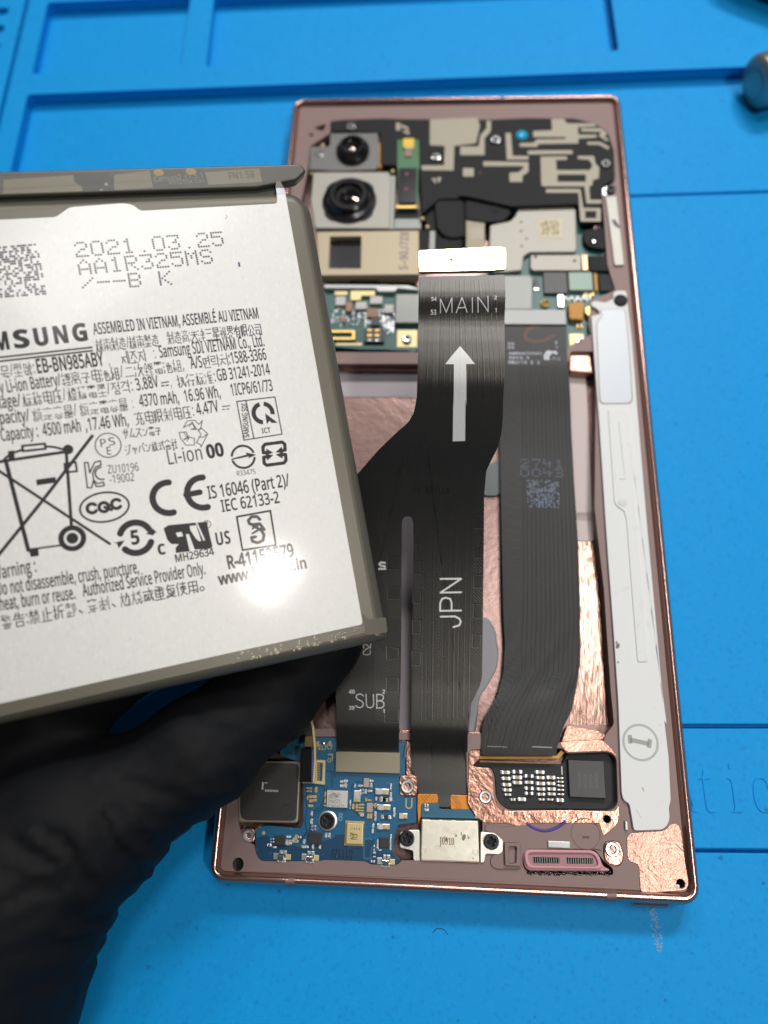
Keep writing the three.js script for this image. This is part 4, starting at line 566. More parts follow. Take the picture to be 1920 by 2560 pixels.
  { const c = [[-26.55,71.31]][0]; add('pressed_ring', new THREE.TorusGeometry(0.95, 0.05, 8, 36).rotateX(Math.PI / 2).translate(c[0], 5.72, c[1]), M.chip, can); }
  for (const [c, r] of [[[[-32.55,75.22]][0], 1.0], [[[-7.02,66.84]][0], 1.15], [[[5.64,67.95]][0], 1.1]]) post(c, 5.7, r, phone);
  add('gold_ring_pad', plate([[-8.37,65.4],[-8.09,65.21],[-5.74,65.18],[-5.38,65.71],[-5.45,68.2],[-8,68.3],[-8.33,68.04]], 3.9, 5.1, { r: 0.5, bevel: 0.08 }), M.copper, phone);
  add('copper_bridge', plate([[-7.45,59.62],[-6.67,59.67],[-6.42,64.85],[-5.41,65.56],[-5.58,65.18],[-7.3,65.11]], 2.4, 4.8, { r: 0.2, bevel: 0.1 }), M.copper, phone);
  add('copper_boss', plate([[-34.07,74.08],[-31.59,74.17],[-31.48,76.31],[-33.41,76.48],[-34.16,75.21]], 2.3, 5.3, { r: 0.7, bevel: 0.2 }), M.copper, phone);
  { const c = [[25.38,74.93]][0]; add('copper_boss', plate([[24.2,73.78],[26.77,73.57],[27.29,76.02],[26.5,77.44],[24.23,77],[23.96,75.73]], 3, 5.7, { r: 0.9, bevel: 0.2, seg: 3 }), M.copper, phone); post(c, 5.95, 1.2, phone, std([0.45, 0.42, 0.05], 0.3, 0.6)); }

  // charging port
  const port = add('charging_port', plate([[-4.66,71.64],[4.47,71.54],[4.63,77.7],[-4.7,77.8]], 3.4, 5.9, { r: 0.25, bevel: 0.22, seg: 3 }), new THREE.MeshStandardMaterial({ roughness: 0.4, metalness: 0.7, map: bedTex(-14, 60, 26, 24, 40, (g) => {
    g.fillStyle = 'rgb(214,209,194)'; g.fillRect(-20, 55, 40, 40); for (let i = 0; i < 300; i++) { g.fillStyle = rnd() < 0.5 ? 'rgba(170,164,148,0.12)' : 'rgba(235,232,222,0.15)'; g.beginPath(); g.ellipse(-12 + rnd() * 24, 62 + rnd() * 22, 0.2 + rnd(), 0.15 + rnd() * 0.6, rnd() * 3, 0, 7); g.fill(); }
    const c = [[-1.68,75.35]][0]; g.save(); g.translate(c[0], c[1]); g.font = 'bold 1.15px serif'; g.fillStyle = 'rgba(92,66,34,0.9)'; g.scale(0.78, 1.25); g.fillText('J0910', 0, 0); g.restore();
    g.fillStyle = 'rgba(88,82,66,0.75)'; for (const [q, s] of [[[[2.13,74.1]][0], 0.5], [[[0.91,73.94]][0], 0.22], [[[2.9,74.14]][0], 0.2], [[[-0.62,74.49]][0], 0.3], [[[3.62,77.12]][0], 0.14]]) { g.beginPath(); g.ellipse(q[0], q[1], s * 0.6, s, 0.3, 0, 7); g.fill(); g.fillRect(q[0] - s, q[1] - s * 1.6, s * 0.4, s); }
    g.fillStyle = 'rgba(240,238,226,0.45)'; g.font = '0.8px sans-serif'; const t = [[-3.7,73.41]][0]; g.fillText('A32', t[0], t[1]); const t2 = [[1.37,73.43]][0]; g.fillText('JANUC', t2[0], t2[1]);
  }), ...bump(fineTex, 0.01) }), phone);
  for (const c of [[[-4.24,76.16]][0], [[3.96,76.1]][0]]) add('pressed_dimple', new THREE.TorusGeometry(0.42, 0.05, 8, 28).rotateX(Math.PI / 2).translate(c[0], 5.9, c[1]), M.steel, port);
  for (const c of [[[-3.27,71.64],[-1.8,71.73]], [[-1.26,71.62],[0.13,71.71]], [[0.9,71.59],[2.29,71.68]]]) add('shell_notch', block(c, 5.2, 5.93, { bevel: 0.02 }), M.chip, port);
  add('port_wing', plate([[-4.86,73.31],[-4.72,77.99],[-5.84,77.83],[-5.92,76.43],[-8.04,76.1],[-8.1,73.83],[-6.8,73.42]], 4.2, 5.35, { r: 0.35, bevel: 0.1 }), M.steel, port);
  add('port_wing', plate([[4.77,73.18],[7.07,73.31],[8.43,74.31],[8.33,75.93],[7.79,76.41],[5.59,76.39],[5.42,77.65],[4.71,77.75]], 4.4, 5.8, { r: 0.35, bevel: 0.1 }), M.steel, port);
  const w1 = [[-6.87,74.63]][0], w2 = [[6.49,74.54]][0]; screw(w1[0], w1[1], 5.4, 1.2, phone); screw(w2[0], w2[1], 5.85, 1.2, phone);
  add('port_lip', plate([[2.05,77.86],[4.34,77.94],[4.19,78.3],[2.2,78.28]], 3.4, 4.6, { bevel: 0.15 }), M.goldPale, port);
  const tail = add('port_board', plate([[-4.74,69.46],[-4.24,69.29],[-1.81,69.2],[-1.72,70.07],[0,70.08],[3.97,69.93],[4.9,70.19],[4.9,71.34],[-4.7,71.49]], 4.0, 4.95, { r: 0.2, bevel: 0.05 }), M.blue, phone);
  for (const c of [[[-4.19,69.48],[-3.91,69.93]], [[-3.79,69.49],[-3.52,69.92]], [[-4.15,70.06],[-3.59,70.53]], [[4,70.21],[4.27,70.75]], [[4.38,70.23],[4.62,70.74]], [[4.03,70.88],[4.59,71.26]]]) cap(c, 4.95, 0.4, WHT, tail, 'resistor');
  const kt = (pts) => add('flex_kapton', plate(pts, 4.3, 4.75, { r: 0.2, bevel: 0.05 }), new THREE.MeshPhysicalMaterial({ roughness: 0.28, clearcoat: 0.4, clearcoatRoughness: 0.2, map: bedTex(-10, 62, 20, 10, 40, (g) => {
    g.fillStyle = 'rgb(226,142,26)'; g.fillRect(-12, 60, 24, 14); g.strokeStyle = 'rgba(140,74,10,0.8)'; g.lineWidth = 0.09; const a = [[-5.37,67.94]][0]; for (let i = 0; i < 9; i++) { g.beginPath(); g.moveTo(a[0] + i * 0.55, a[1] - 0.3); g.lineTo(a[0] + i * 0.55 + 1.7, a[1] + 1.6); g.stroke(); if (i < 3) { g.beginPath(); g.moveTo(a[0] + i * 0.55 + 1.2, a[1] - 0.2); g.lineTo(a[0] + i * 0.55 - 0.4, a[1] + 1.5); g.stroke(); } }
    for (let i = 0; i < 4; i++) { const s = [[0.08,67.96]][0], o = i * 0.28; g.beginPath(); g.moveTo(s[0] + o, s[1]); g.lineTo(s[0] + 0.9 + o * 0.9, s[1] + 1.3); g.lineTo(s[0] + 0.9 + o * 0.9, s[1] + 2.1); g.stroke(); }
  }) }), phone);
  kt([[-5.33,67.94],[-2.21,67.83],[-1.97,68.04],[-1.96,69.17],[-4.23,69.29],[-4.73,69.54],[-4.79,71.51],[-5.11,72.47],[-5.32,70.15]]); kt([[0.03,67.86],[3.85,67.82],[3.95,69.94],[0.09,70.03]]);

  // display driver board with its rows of capacitors
  const drv = add('driver_board', plate([[3.32,60.84],[3.51,63.04],[4.67,63.33],[6.85,63.39],[7.42,64.64],[7.62,68.05],[8.4,69.07],[9.53,69.8],[18.42,69.33],[21.3,69.31],[26,69.22],[27.02,68.23],[27.27,61.07],[26.09,60.36],[19.29,60.88],[18.53,62.44],[4.92,62.68],[3.94,61.42]], 2.3, 3.8, { r: 0.4, bevel: 0.06 }), M.blackSoft, phone);
  const T = (c, mats = TAN, h = 0.55) => cap(c, 3.8, h, mats, drv);
  const col = (x0, x1, ys, mats) => { for (const q of ys) T(q, mats); void x0; void x1; };
  col(0, 0, [[[8.41,63.81],[9.75,64.37]], [[8.52,64.74],[9.83,65.29]], [[8.6,65.71],[9.91,66.26]], [[8.73,66.54],[9.99,67.04]], [[8.91,67.31],[9.88,67.69]], [[10.24,64.49],[11.74,65.09]], [[10.32,65.32],[11.72,65.87]], [[12.23,65.23],[13.58,65.76]], [[14.06,63.56],[15.43,64.12]], [[14.11,64.44],[15.45,64.95]], [[14.17,65.32],[15.42,65.88]], [[14.19,66.2],[15.44,66.7]], [[14.26,67.02],[15.41,67.48]], [[15.87,64.33],[17.16,64.89]], [[15.88,65.26],[17.17,65.81]], [[15.9,66.13],[17.18,66.64]], [[15.91,66.91],[17.15,67.37]], [[17.28,67.73],[18.41,68.32]], [[9.87,68.01],[10.59,68.44]], [[14.48,67.88],[15.29,68.21]], [[15.83,67.83],[16.73,68.16]]], TAN);
  for (const c of [[[17.56,64.5],[18.47,64.79]], [[17.59,65.06],[18.5,65.35]], [[17.61,65.66],[18.52,65.95]], [[17.63,66.3],[18.49,66.59]], [[17.6,66.99],[18.46,67.28]]]) T(c, TAN, 0.4);
  T([[11.07,67.83],[12.28,68.42]], WHT); T([[10.26,63.65],[11.77,64.2]], BLK); T([[12.25,64.23],[13.61,64.79]], BLK); T([[12.25,66.13],[13.55,66.68]], BLK); T([[12.23,66.91],[13.52,67.46]], BLK);
  add('driver_chip', block([[19.35,61.79],[25.16,67.47]], 3.8, 4.7, { bevel: 0.07 }), new THREE.MeshStandardMaterial({ roughness: 0.4, map: bedTex(...(() => { const [a, b, c, d] = box2([[19.35,61.79],[25.16,67.47]]); return [a, b, c - a, d - b]; })(), 40, (g) => {
    const [a, b, c, d] = box2([[19.35,61.79],[25.16,67.47]]); g.fillStyle = 'rgb(42,42,43)'; g.fillRect(a, b, c - a, d - b); g.fillStyle = 'rgba(96,96,98,0.8)'; for (const k of [0.28, 0.44, 0.59, 0.75]) { g.save(); g.translate(a + (c - a) * k, b + (d - b) * 0.74); g.rotate(-Math.PI / 2); g.scale(0.8, 1); g.font = '0.75px monospace'; g.fillText(['S1AMEB4', 'FW14J42', 'WH1E0W', '3A4048'][Math.floor(k * 6) % 4], 0, 0); g.restore(); }
  }), ...bump(fineTex, 0.01) }), drv);
  add('white_mark', block([[18.32,62.8],[18.51,64.1]], 3.8, 3.86, { bevel: 0.02 }), M.white, drv);
  add('gold_fold', plate([[4.65,62.16],[17.96,61.69],[19.24,60.37],[18.39,60.12],[17.44,61.19],[4.66,61.59]], 3.5, 4.3, { r: 0.2, bevel: 0.1 }), M.kapton, phone);
  add('gold_fold', block([[4.9,62.48],[17.09,62.38]], 3.7, 4.0, { bevel: 0.1 }), M.foam, phone);

  // speaker with pink gasket, two slatted openings
  const E2 = [[24.94,70.56]][0]; void E2;
  const mod = add('speaker_module', plate([[5.48,72.22],[6.53,72.07],[8.04,72.45],[12.32,71.84],[15.12,72.72],[18.47,71.39],[22.35,71.23],[23.39,71.63],[23.84,72.71],[23.74,75.31],[23.3,75.02],[12.45,75.46],[11.5,75.8],[11.2,78.38],[7,78.55],[6.2,77.73],[6.56,76.54],[8.45,75.92],[8.48,74.51],[7.31,73.47],[5.47,73.1]], 4.6, 5.7, { r: 0.7, bevel: 0.12, seg: 3 }), M.mauve, phone);
  add('latch_frame', plate([[8.49,74.58],[11.1,74.56],[11.01,77.91],[8.54,77.88]], 4.6, 6.4, { r: 0.3, bevel: 0.1, holes: [[[9.15,75.11],[10.41,75.06],[10.27,77.5],[9.1,77.61]].reverse()] }), M.mauve, mod);
  const pd = [[21.39,72.84]][0]; add('pressed_ring', new THREE.TorusGeometry(2.25, 0.06, 8, 40).rotateX(Math.PI / 2).translate(pd[0], 5.7, pd[1]), M.mauve, mod); add('ink_print', block([[20.86,73.17],[21.91,73.52]], 5.7, 5.72, { bevel: 0.005 }), M.chip, mod);
  add('pen_mark', (() => { const pts = [[12.13,71.63],[13.01,72.21],[14.17,72.6],[15.35,72.65],[16.54,72.29],[17.74,71.63],[18.36,71.08]], c = new THREE.CatmullRomCurve3(pts.map((p) => new THREE.Vector3(p[0], 5.74, p[1]))); const g = new THREE.TubeGeometry(c, 40, 0.2, 8); g.scale(1, 0.2, 1); g.translate(0, 5.74 * 0.8, 0); return g; })(), M.pen, mod);
  add('grey_tab', block([[15.31,74.03],[18.9,75.09]], 5.2, 6.1, { r: 0.2, bevel: 0.15 }), M.tab, phone);
  const slot1 = [[12.86,76.5],[17.09,76.41],[17.05,77.29],[12.98,77.41]].reverse(), slot2 = [[18.06,76.37],[22.27,76.29],[22.31,77.15],[18.11,77.28]].reverse();
  const gk = add('speaker_gasket', plate([[11.72,75.44],[22.47,75.18],[23.29,75.81],[23.83,77.48],[24.82,77.76],[24.7,78.1],[12.28,78.53],[11.6,77.99],[11.37,76.19]], 4.4, 5.9, { r: 0.7, bevel: 0.25, seg: 4, holes: [slot1, slot2], hr: 0.2 }), M.pink, phone);
  add('gasket_lip', plate([[11.88,75.42],[22.27,75.13],[23.2,75.73],[23.65,77.45],[23.12,77.81],[12.49,78.12],[11.81,77.75],[11.53,76.27]], 5.85, 6.35, { r: 0.8, bevel: 0.18, seg: 3, holes: [[[12.47,75.91],[21.88,75.59],[22.63,76.01],[23,77.14],[22.6,77.43],[12.85,77.7],[12.33,77.41],[12.13,76.31]].reverse()], hr: 0.7 }), M.pink, gk);
  add('gasket_floor', plate([[12.4,75.87],[22.05,75.55],[22.89,75.96],[23.27,77.22],[22.74,77.6],[12.85,77.88],[12.26,77.54],[12.06,76.27]], 5.86, 5.93, { r: 0.5, holes: [slot1, slot2], hr: 0.15 }), M.pinkDirty, gk);
  for (const [i, s] of [slot1, slot2].entries()) { const [a, b, c, d] = box2([s[0], s[2]]), x0 = Math.min(...s.map((p) => p[0])), x1 = Math.max(...s.map((p) => p[0])), z0 = Math.min(...s.map((p) => p[1])), z1 = Math.max(...s.map((p) => p[1])); void a; void b; void c; void d; void i;
    const bars = []; for (let x = x0 + 0.15; x < x1; x += 0.36) { const q = new THREE.BoxGeometry(0.16, 0.5, z1 - z0 + 0.3); q.translate(x, 5.45, (z0 + z1) / 2); bars.push(q); } const o = add('grille_slats', mergeGeometries(bars), std([0.13, 0.13, 0.13], 0.4, 0.5), gk); o.userData.kind = 'stuff'; add('grille_floor', block([[x0, z0], [x1, z1]], 4.6, 5.0), M.hole, gk); }
  add('gasket_dirt', (() => { const q = []; for (let i = 0; i < 70; i++) { const a = [[12.19,78.78]][0], b = [[25.06,78.42]][0], t = rnd(); const s = new RoundedBoxGeometry(0.1 + rnd() * 0.5, 0.2, 0.1 + rnd() * 0.3, 1, 0.04); s.translate(a[0] + (b[0] - a[0]) * t, 5.45, a[1] + (b[1] - a[1]) * t + (rnd() - 0.5) * 0.5); q.push(s); } return mergeGeometries(q); })(), M.blackGloss, gk).userData.kind = 'stuff';
  for (const [q, r] of [[[[-34.37,79.79]][0], 1.3], [[[36.35,79.66]][0], 1.1], [[[25.5,70.65]][0], 0.9]]) add('hole_floor', disc(q[0], q[1], r, 2.1, 2.5), M.hole, phone);
  add('copper_edge', plate([[17.87,59.04],[24.97,58.49],[26.24,59.51],[27.18,60.99],[25.84,60.18],[19.14,60.6],[18.37,59.92]], 5.3, 5.5, { r: 0.4, bevel: 0.07 }), M.copper, phone);
  // crumbs in the lower right hole and on the frame
  { const c = [[34.98,79.8]][0]; add('white_crumb', new RoundedBoxGeometry(0.9, 0.4, 0.6, 2, 0.2).translate(c[0], 5.4, c[1]), M.white, phone); }
}

// ---------------------------------------------------------------- flat flex cables
function drape(pts, thick, H, o = {}) {   // an outline lying on the height curve H(x, z)
  const s = path(new THREE.Shape(), pts, o.r ?? 0.8); for (const h of o.holes ?? []) s.holes.push(path(new THREE.Path(), h, o.hr ?? 0.5));
  let g = new THREE.ExtrudeGeometry(s, { depth: thick, bevelEnabled: false, curveSegments: 6 });
  g = new TessellateModifier(o.edge ?? 1.1, 9).modify(g);
  g.rotateX(-Math.PI / 2); const p = g.attributes.position, n = g.attributes.normal;
  for (let i = 0; i < p.count; i++) {
    const x = p.getX(i), z = p.getZ(i), y = p.getY(i), h = H(x, z), e = 0.05, up = n.getY(i);
    if (Math.abs(up) > 0.5) { const v = new THREE.Vector3(-(H(x + e, z) - H(x - e, z)) / (2 * e), 1, -(H(x, z + e) - H(x, z - e)) / (2 * e)).normalize().multiplyScalar(Math.sign(up)); n.setXYZ(i, v.x, v.y, v.z); }
    p.setY(i, y + h);
  }
  return g;
}
const smoothTable = (T) => { const zs = T.map((t) => t[0]); return (z) => {   // monotone cubic through [z, y] pairs
  let i = 0; while (i < T.length - 2 && z > zs[i + 1]) i++;
  const m = (k) => (k <= 0 || k >= T.length - 1 ? 0 : (T[k + 1][1] - T[k - 1][1]) / (zs[k + 1] - zs[k - 1]));
  const h = zs[i + 1] - zs[i], t = Math.min(1, Math.max(0, (z - zs[i]) / h)), t2 = t * t, t3 = t2 * t;
  return (2 * t3 - 3 * t2 + 1) * T[i][1] + (t3 - 2 * t2 + t) * h * m(i) + (-2 * t3 + 3 * t2) * T[i + 1][1] + (t3 - t2) * h * m(i + 1); }; };
const dotFont = { 0: [14, 17, 17, 17, 14], 1: [4, 12, 4, 4, 14], 2: [14, 17, 6, 8, 31], 3: [30, 1, 14, 1, 30], 4: [16, 18, 31, 2, 2], 7: [31, 1, 2, 4, 4] };
function flexSkin(g, x0, z0, w, h) { g.fillStyle = 'rgb(27,27,28)'; g.fillRect(x0, z0, w, h); for (let i = 0; i < 2600; i++) { g.fillStyle = rnd() < 0.5 ? 'rgba(52,51,48,0.35)' : 'rgba(18,18,19,0.35)'; g.fillRect(x0 + rnd() * w, z0 + rnd() * h, 0.12, 0.12 + rnd() * 0.5); } }
const label = (g, t, a, b, hgt, font = 'sans-serif', weight = '') => {   // text from a to b on its baseline, hgt = capital height in mm
  const w = Math.hypot(b[0] - a[0], b[1] - a[1]); g.save(); g.translate(a[0], a[1]); g.rotate(Math.atan2(b[1] - a[1], b[0] - a[0])); g.font = weight + ' 10px ' + font; const m = g.measureText(t).width; g.scale(w / m, hgt / 7.14); g.fillText(t, 0, 0); g.restore();
};
const strokes = (g, lines, lw, colour) => { g.strokeStyle = colour; g.lineWidth = lw; g.lineCap = 'round'; g.lineJoin = 'round'; for (const l of lines) { g.beginPath(); l.forEach((p, i) => (i ? g.lineTo(...p) : g.moveTo(...p))); g.stroke(); } };
{
  // long cable with two tails, its upper plug lifted off the board
  const H0 = smoothTable([[-20.72,35.50],[-15.03,35.60],[-12.65,35.65],[-9.91,35.70],[-8.38,35.70],[-6.91,35.65],[-5.97,35.40],[-3.88,33.90],[-2.92,33.55],[-1.36,33.45],[0.78,33.35],[3.46,33.00],[6.39,31.90],[8.89,30.00],[13.93,25.90],[19.13,21.60],[24.70,17.60],[30.65,14.20],[36.92,11.60],[43.33,9.60],[49.78,8.20],[53.00,7.80],[56.19,7.40],[57.76,7.10],[59.30,6.30],[61.16,5.20],[62.41,4.90],[66.15,4.70],[68.61,4.60]]);
  const H = (x, z) => H0(z);
  const pts = [[-6.64,-10.05],[5.64,-10.32]].concat([[7.02,-10.49],[7.04,-2.85],[7.01,6.22]], [[6.99,9.44],[7.09,10.9],[7.02,13.03],[6.47,14.98],[5.49,16.73],[4.88,17.85],[4.71,21.05],[4.98,29.34],[5.07,39.39],[5.04,49.15],[4.63,50.8],[3.24,53.55],[2.78,55.45],[2.75,59.14]], [[2.8,63.91],[2.83,66.01],[3.93,66.86],[3.93,67.63],[0.09,67.77],[0.03,69.73],[-1.84,69.8],[-2.02,67.79],[-5.27,67.91],[-5.42,65.56],[-6.56,64.25],[-6.67,58.98]], [[-6.64,56.56],[-6.77,44.32],[-6.78,32.21],[-6.91,25.08],[-7.29,24.41],[-7.91,24.27],[-8.53,24.43],[-8.83,25.12],[-8.78,32.25],[-8.53,48.48],[-8.6,56.63]], [[-8.6,61.13],[-8.59,61.69],[-19.16,61.69],[-18.92,60.86]], [[-19.06,56.22],[-19.59,50.42],[-20.02,23.41],[-19.17,21.25],[-15.67,18.07]], [[-12.86,15.49],[-9.62,12.98],[-7.95,11.85],[-7.07,10.63],[-6.62,8.68],[-6.55,4.98],[-6.6,1.1]]);
  const bb = new THREE.Box2(); pts.forEach((p) => bb.expandByPoint(new THREE.Vector2(...p))); const [x0, z0, w, h] = [bb.min.x - 0.5, bb.min.y - 0.5, bb.max.x - bb.min.x + 1, bb.max.y - bb.min.y + 1];
  const along = (a, b, k) => [a[0] + (b[0] - a[0]) * k, a[1] + (b[1] - a[1]) * k];
  const ink = bedTex(x0, z0, w, h, 18, (g) => {
    flexSkin(g, x0, z0, w, h);
    const wh = 'rgb(225,226,226)';
    const MAIN = [[[-3.12,-4.29],[-3.16,-6.01],[-2.2,-4.38],[-1.35,-6.19],[-1.29,-4.38]], [[-0.62,-4.33],[0.23,-6.23],[1.1,-4.39]], [[-0.32,-4.91],[0.8,-4.97]], [[1.94,-4.37],[1.84,-6.2]], [[2.84,-4.4],[2.72,-6.34],[4.42,-4.47],[4.29,-6.42]]];
    strokes(g, MAIN, 0.17, wh); g.fillStyle = wh;
    const t = (s, a, hh) => { g.save(); g.translate(a[0], a[1]); g.font = 'bold 10px sans-serif'; g.scale(hh / 7.14 * 1.05, hh / 7.14); g.fillText(s, 0, 0); g.restore(); };
    t('54', [[-4.65,-5.72]][0], 0.55); t('53', [[-4.7,-4.01]][0], 0.6); t('2', [[5.26,-5.97]][0], 0.58); t('1', [[5.42,-4.33]][0], 0.55);
    const A = [[0.05,1.21],[2.42,4.15],[1.04,4.16],[1.27,9.88]].concat([[1.09,8.88],[1.27,14.11],[-0.74,14.18],[-0.86,8.91]], [[-0.78,9.91],[-0.9,4.21],[-2.26,4.19]]); g.fillStyle = 'rgb(224,225,226)'; g.beginPath(); A.forEach((p, i) => (i ? g.lineTo(...p) : g.moveTo(...p))); g.closePath(); g.fill();
    // J P N reading upwards
    strokes(g, [[[-2.02,39.69],[0.4,39.59],[1.14,39.93],[1.38,40.43],[1.16,40.98],[0.14,41.31]], [[1.4,38.62],[-2.12,38.77],[-2.14,37.55],[-1.87,36.86],[-1.22,36.63],[-0.45,36.83],[-0.21,37.5],[-0.19,38.66]], [[1.35,35.72],[-2.12,35.86],[1.3,33.6],[-2.17,33.69]]], 0.3, 'rgb(232,232,230)');
    // S U B
    strokes(g, [[[-14.72,52.89],[-15.04,52.6],[-15.44,52.58],[-15.85,52.76],[-15.94,53.12],[-15.68,53.44],[-14.99,53.71],[-14.68,54.06],[-14.76,54.52],[-15.19,54.79],[-15.67,54.71],[-15.95,54.46]], [[-14.29,52.61],[-14.16,54.3],[-13.87,54.69],[-13.4,54.74],[-13.03,54.46],[-12.94,54.1],[-13.06,52.57]], [[-12.41,54.77],[-12.48,52.55],[-11.74,52.56],[-11.35,52.81],[-11.38,53.24],[-11.67,53.51],[-12.45,53.6],[-11.64,53.57],[-11.25,53.89],[-11.24,54.34],[-11.53,54.67],[-12.41,54.77]]], 0.16, 'rgb(220,222,228)');
    g.fillStyle = 'rgb(215,217,222)'; t('40', [[-17.18,52.6]][0], 0.62); t('39', [[-17.11,55.21]][0], 0.62); t('2', [[-11.6,52.46]][0], 0.66); t('1', [[-11.44,55.48]][0], 0.58);
    strokes(g, [[[-14.11,45.05],[-14.52,45.29],[-14.72,45.5],[-14.95,45.67],[-15.01,45.97],[-14.77,46.16],[-14.15,46.17],[-13.81,46.03],[-13.75,45.7],[-13.89,45.47]], [[-14.86,45.14],[-14.98,44.84],[-14.95,44.58],[-14.71,44.44],[-14.4,44.56],[-13.77,45.11],[-13.75,44.38]]], 0.14, 'rgb(180,180,180)');
    const K = [[-7.11,21.18],[-0.98,21.02]]; g.fillStyle = 'rgba(6,6,6,0.95)'; g.save(); g.translate(K[1][0], K[1][1] - 0.9); g.rotate(Math.PI + Math.atan2(K[1][1] - K[0][1], K[1][0] - K[0][0])); g.font = 'bold 10px monospace'; g.scale((K[1][0] - K[0][0]) / g.measureText('K1102M 50').width, 0.13); g.fillText('K1102M 50', 0, 0); g.restore();
    strokes(g, [[[-11.6,31.39],[-12.31,31.33],[-12.59,31.6],[-12.25,31.86],[-11.62,31.9],[-11.55,32.32],[-12.58,32.34]]], 0.35, 'rgb(200,200,200)');
  });
  const relief = bedTex(x0, z0, w, h, 18, (g) => {   // conductor tracks pressed through the cover film, dotted fields and square windows
    g.fillStyle = 'rgb(128,128,128)'; g.fillRect(x0, z0, w, h); for (let i = 0; i < 16000; i++) { const k = 70 + Math.floor(rnd() * 116); g.fillStyle = 'rgba(' + [k, k, k] + ',0.5)'; g.fillRect(x0 + rnd() * w, z0 + rnd() * h, 0.12, 0.16); }
    const tr = (p, k, lw = 0.12) => strokes(g, [p], lw, k ? 'rgb(166,166,166)' : 'rgb(94,94,94)');
    for (let i = 0; i < 16; i++) { const a = along(...[[-6.26,-9.2],[5.27,-9.53]], i / 15), b = along(...[[-6.97,9.18],[6.75,9.03]], i / 15), c = along(...[[-13.21,18.38],[4.6,17.85]], i / 15), d = along(...[[-5.3,25.05],[2.99,24.88]], Math.max(0, (i - 6) / 9)), e = along(...[[-4.97,56.51],[2.83,55.71]], Math.max(0, (i - 6) / 9)); tr(i > 5 ? [a, b, c, d, e] : [a, b, c], i % 3 !== 1, i % 4 ? 0.1 : 0.22); }
    const field = (q, lw, step, dbl) => { const [A, B, C2, D] = q; g.save(); g.beginPath(); q.forEach((p, i) => (i ? g.lineTo(...p) : g.moveTo(...p))); g.clip(); const b = box2(q); void A; void B; void C2; void D; const X0 = Math.min(...q.map((p) => p[0])), X1 = Math.max(...q.map((p) => p[0])), Z0 = Math.min(...q.map((p) => p[1])), Z1 = Math.max(...q.map((p) => p[1])); void b;
      for (let k = -40; k < 60; k += step) { strokes(g, [[[X0 + k, Z0], [X0 + k + (Z1 - Z0), Z1]]], lw, 'rgb(160,160,160)'); if (dbl) strokes(g, [[[X0 + k + 40, Z0], [X0 + k + 40 - (Z1 - Z0), Z1]]], lw, 'rgb(98,98,98)'); } g.restore(); };
    field([[-14.06,19.29],[-9.05,17.63],[-5.36,22.18],[-5.58,25.05],[-8.84,24.63],[-11.8,25.18]], 0.13, 0.42, 0); field([[-13.22,25.21],[-8.97,25.12],[-8.77,40.3],[-11,40.09]], 0.12, 0.5, 1); field([[3.09,17.88],[4.48,18.08],[5.18,49.15],[3.5,49.2]], 0.12, 0.55, 1); field([[-6.82,25.08],[-5.44,25.05],[-4.97,56.51],[-6.42,56.55]], 0.12, 0.5, 0); field([[-4.42,26.53],[-3.63,26.51],[-3.3,55.91],[-4.03,55.94]], 0.1, 0.5, 0); field([[-3.01,26.5],[-2.11,26.48],[-1.85,55.87],[-2.63,55.89]], 0.1, 0.5, 1); field([[-6.49,-2.78],[-5.87,-2.78],[-5.62,9.96],[-6.24,9.97]], 0.14, 0.4, 0); field([[-4.37,-2.79],[-3.58,-2.8],[-3.51,9.94],[-4.12,9.95]], 0.12, 0.4, 1); field([[6.39,-2.85],[7,-2.85],[6.97,6.22],[6.4,6.22]], 0.12, 0.4, 0); field([[-13.27,44.43],[-11,46.02],[-8.94,45.96],[-8.67,57.03],[-12.75,55.88]], 0.1, 0.5, 1); field([[-6.29,61.82],[-3.41,61.71],[-3.35,65.64],[-5.89,65.73]], 0.1, 0.4, 0);
    for (const q of [[[-11.04,30.42],[-8.9,30.42],[-8.86,32.36],[-11.15,32.36]], [[-10.87,35.12],[-8.81,35.07],[-8.78,37.04],[-11.01,37.04]], [[-6.83,26.63],[-5.44,26.65],[-5.46,28.46],[-6.79,28.49]], [[-6.75,31.04],[-5.41,31.01],[-5.43,32.97],[-6.74,33]], [[-6.71,35.66],[-5.37,35.62],[-5.39,37.55],[-6.68,37.58]], [[-6.65,40.35],[-5.34,40.32],[-5.35,42.43],[-6.67,42.47]], [[-6.66,45.42],[-5.18,45.38],[-5.2,47.56],[-6.67,47.61]], [[3.26,24],[4.66,23.98],[4.74,25.84],[3.33,25.87]], [[3.42,28.32],[4.83,28.29],[4.9,30.26],[3.48,30.29]], [[3.49,32.92],[4.91,32.88],[4.95,34.84],[3.54,34.87]], [[3.54,37.53],[4.96,37.5],[4.99,39.66],[3.58,39.7]], [[3.45,42.4],[4.86,42.36],[4.83,44.43],[3.42,44.47]], [[-10.87,49.78],[-8.86,49.72],[-8.8,51.93],[-10.8,51.99]], [[-10.99,54.77],[-8.73,54.7],[-8.67,56.81],[-10.93,56.88]], [[-11,44.7],[-8.97,44.97],[-8.93,46.45],[-10.94,46.84]]]) { g.fillStyle = 'rgb(112,112,112)'; g.beginPath(); q.forEach((p, i) => (i ? g.lineTo(...p) : g.moveTo(...p))); g.closePath(); g.fill(); strokes(g, [[...q, q[0]]], 0.12, 'rgb(60,60,60)'); }
  }, false);
  const skin = new THREE.MeshPhysicalMaterial({ map: ink, roughness: 0.38, ior: 1.72, specularColor: new THREE.Color(1, 0.96, 0.9), bumpMap: relief, bumpScale: 0.065 * MM });
  const cable = add('main_flex_cable', drape(pts, 0.16, H, { r: 0.5, edge: 1.0 }), skin, phone);
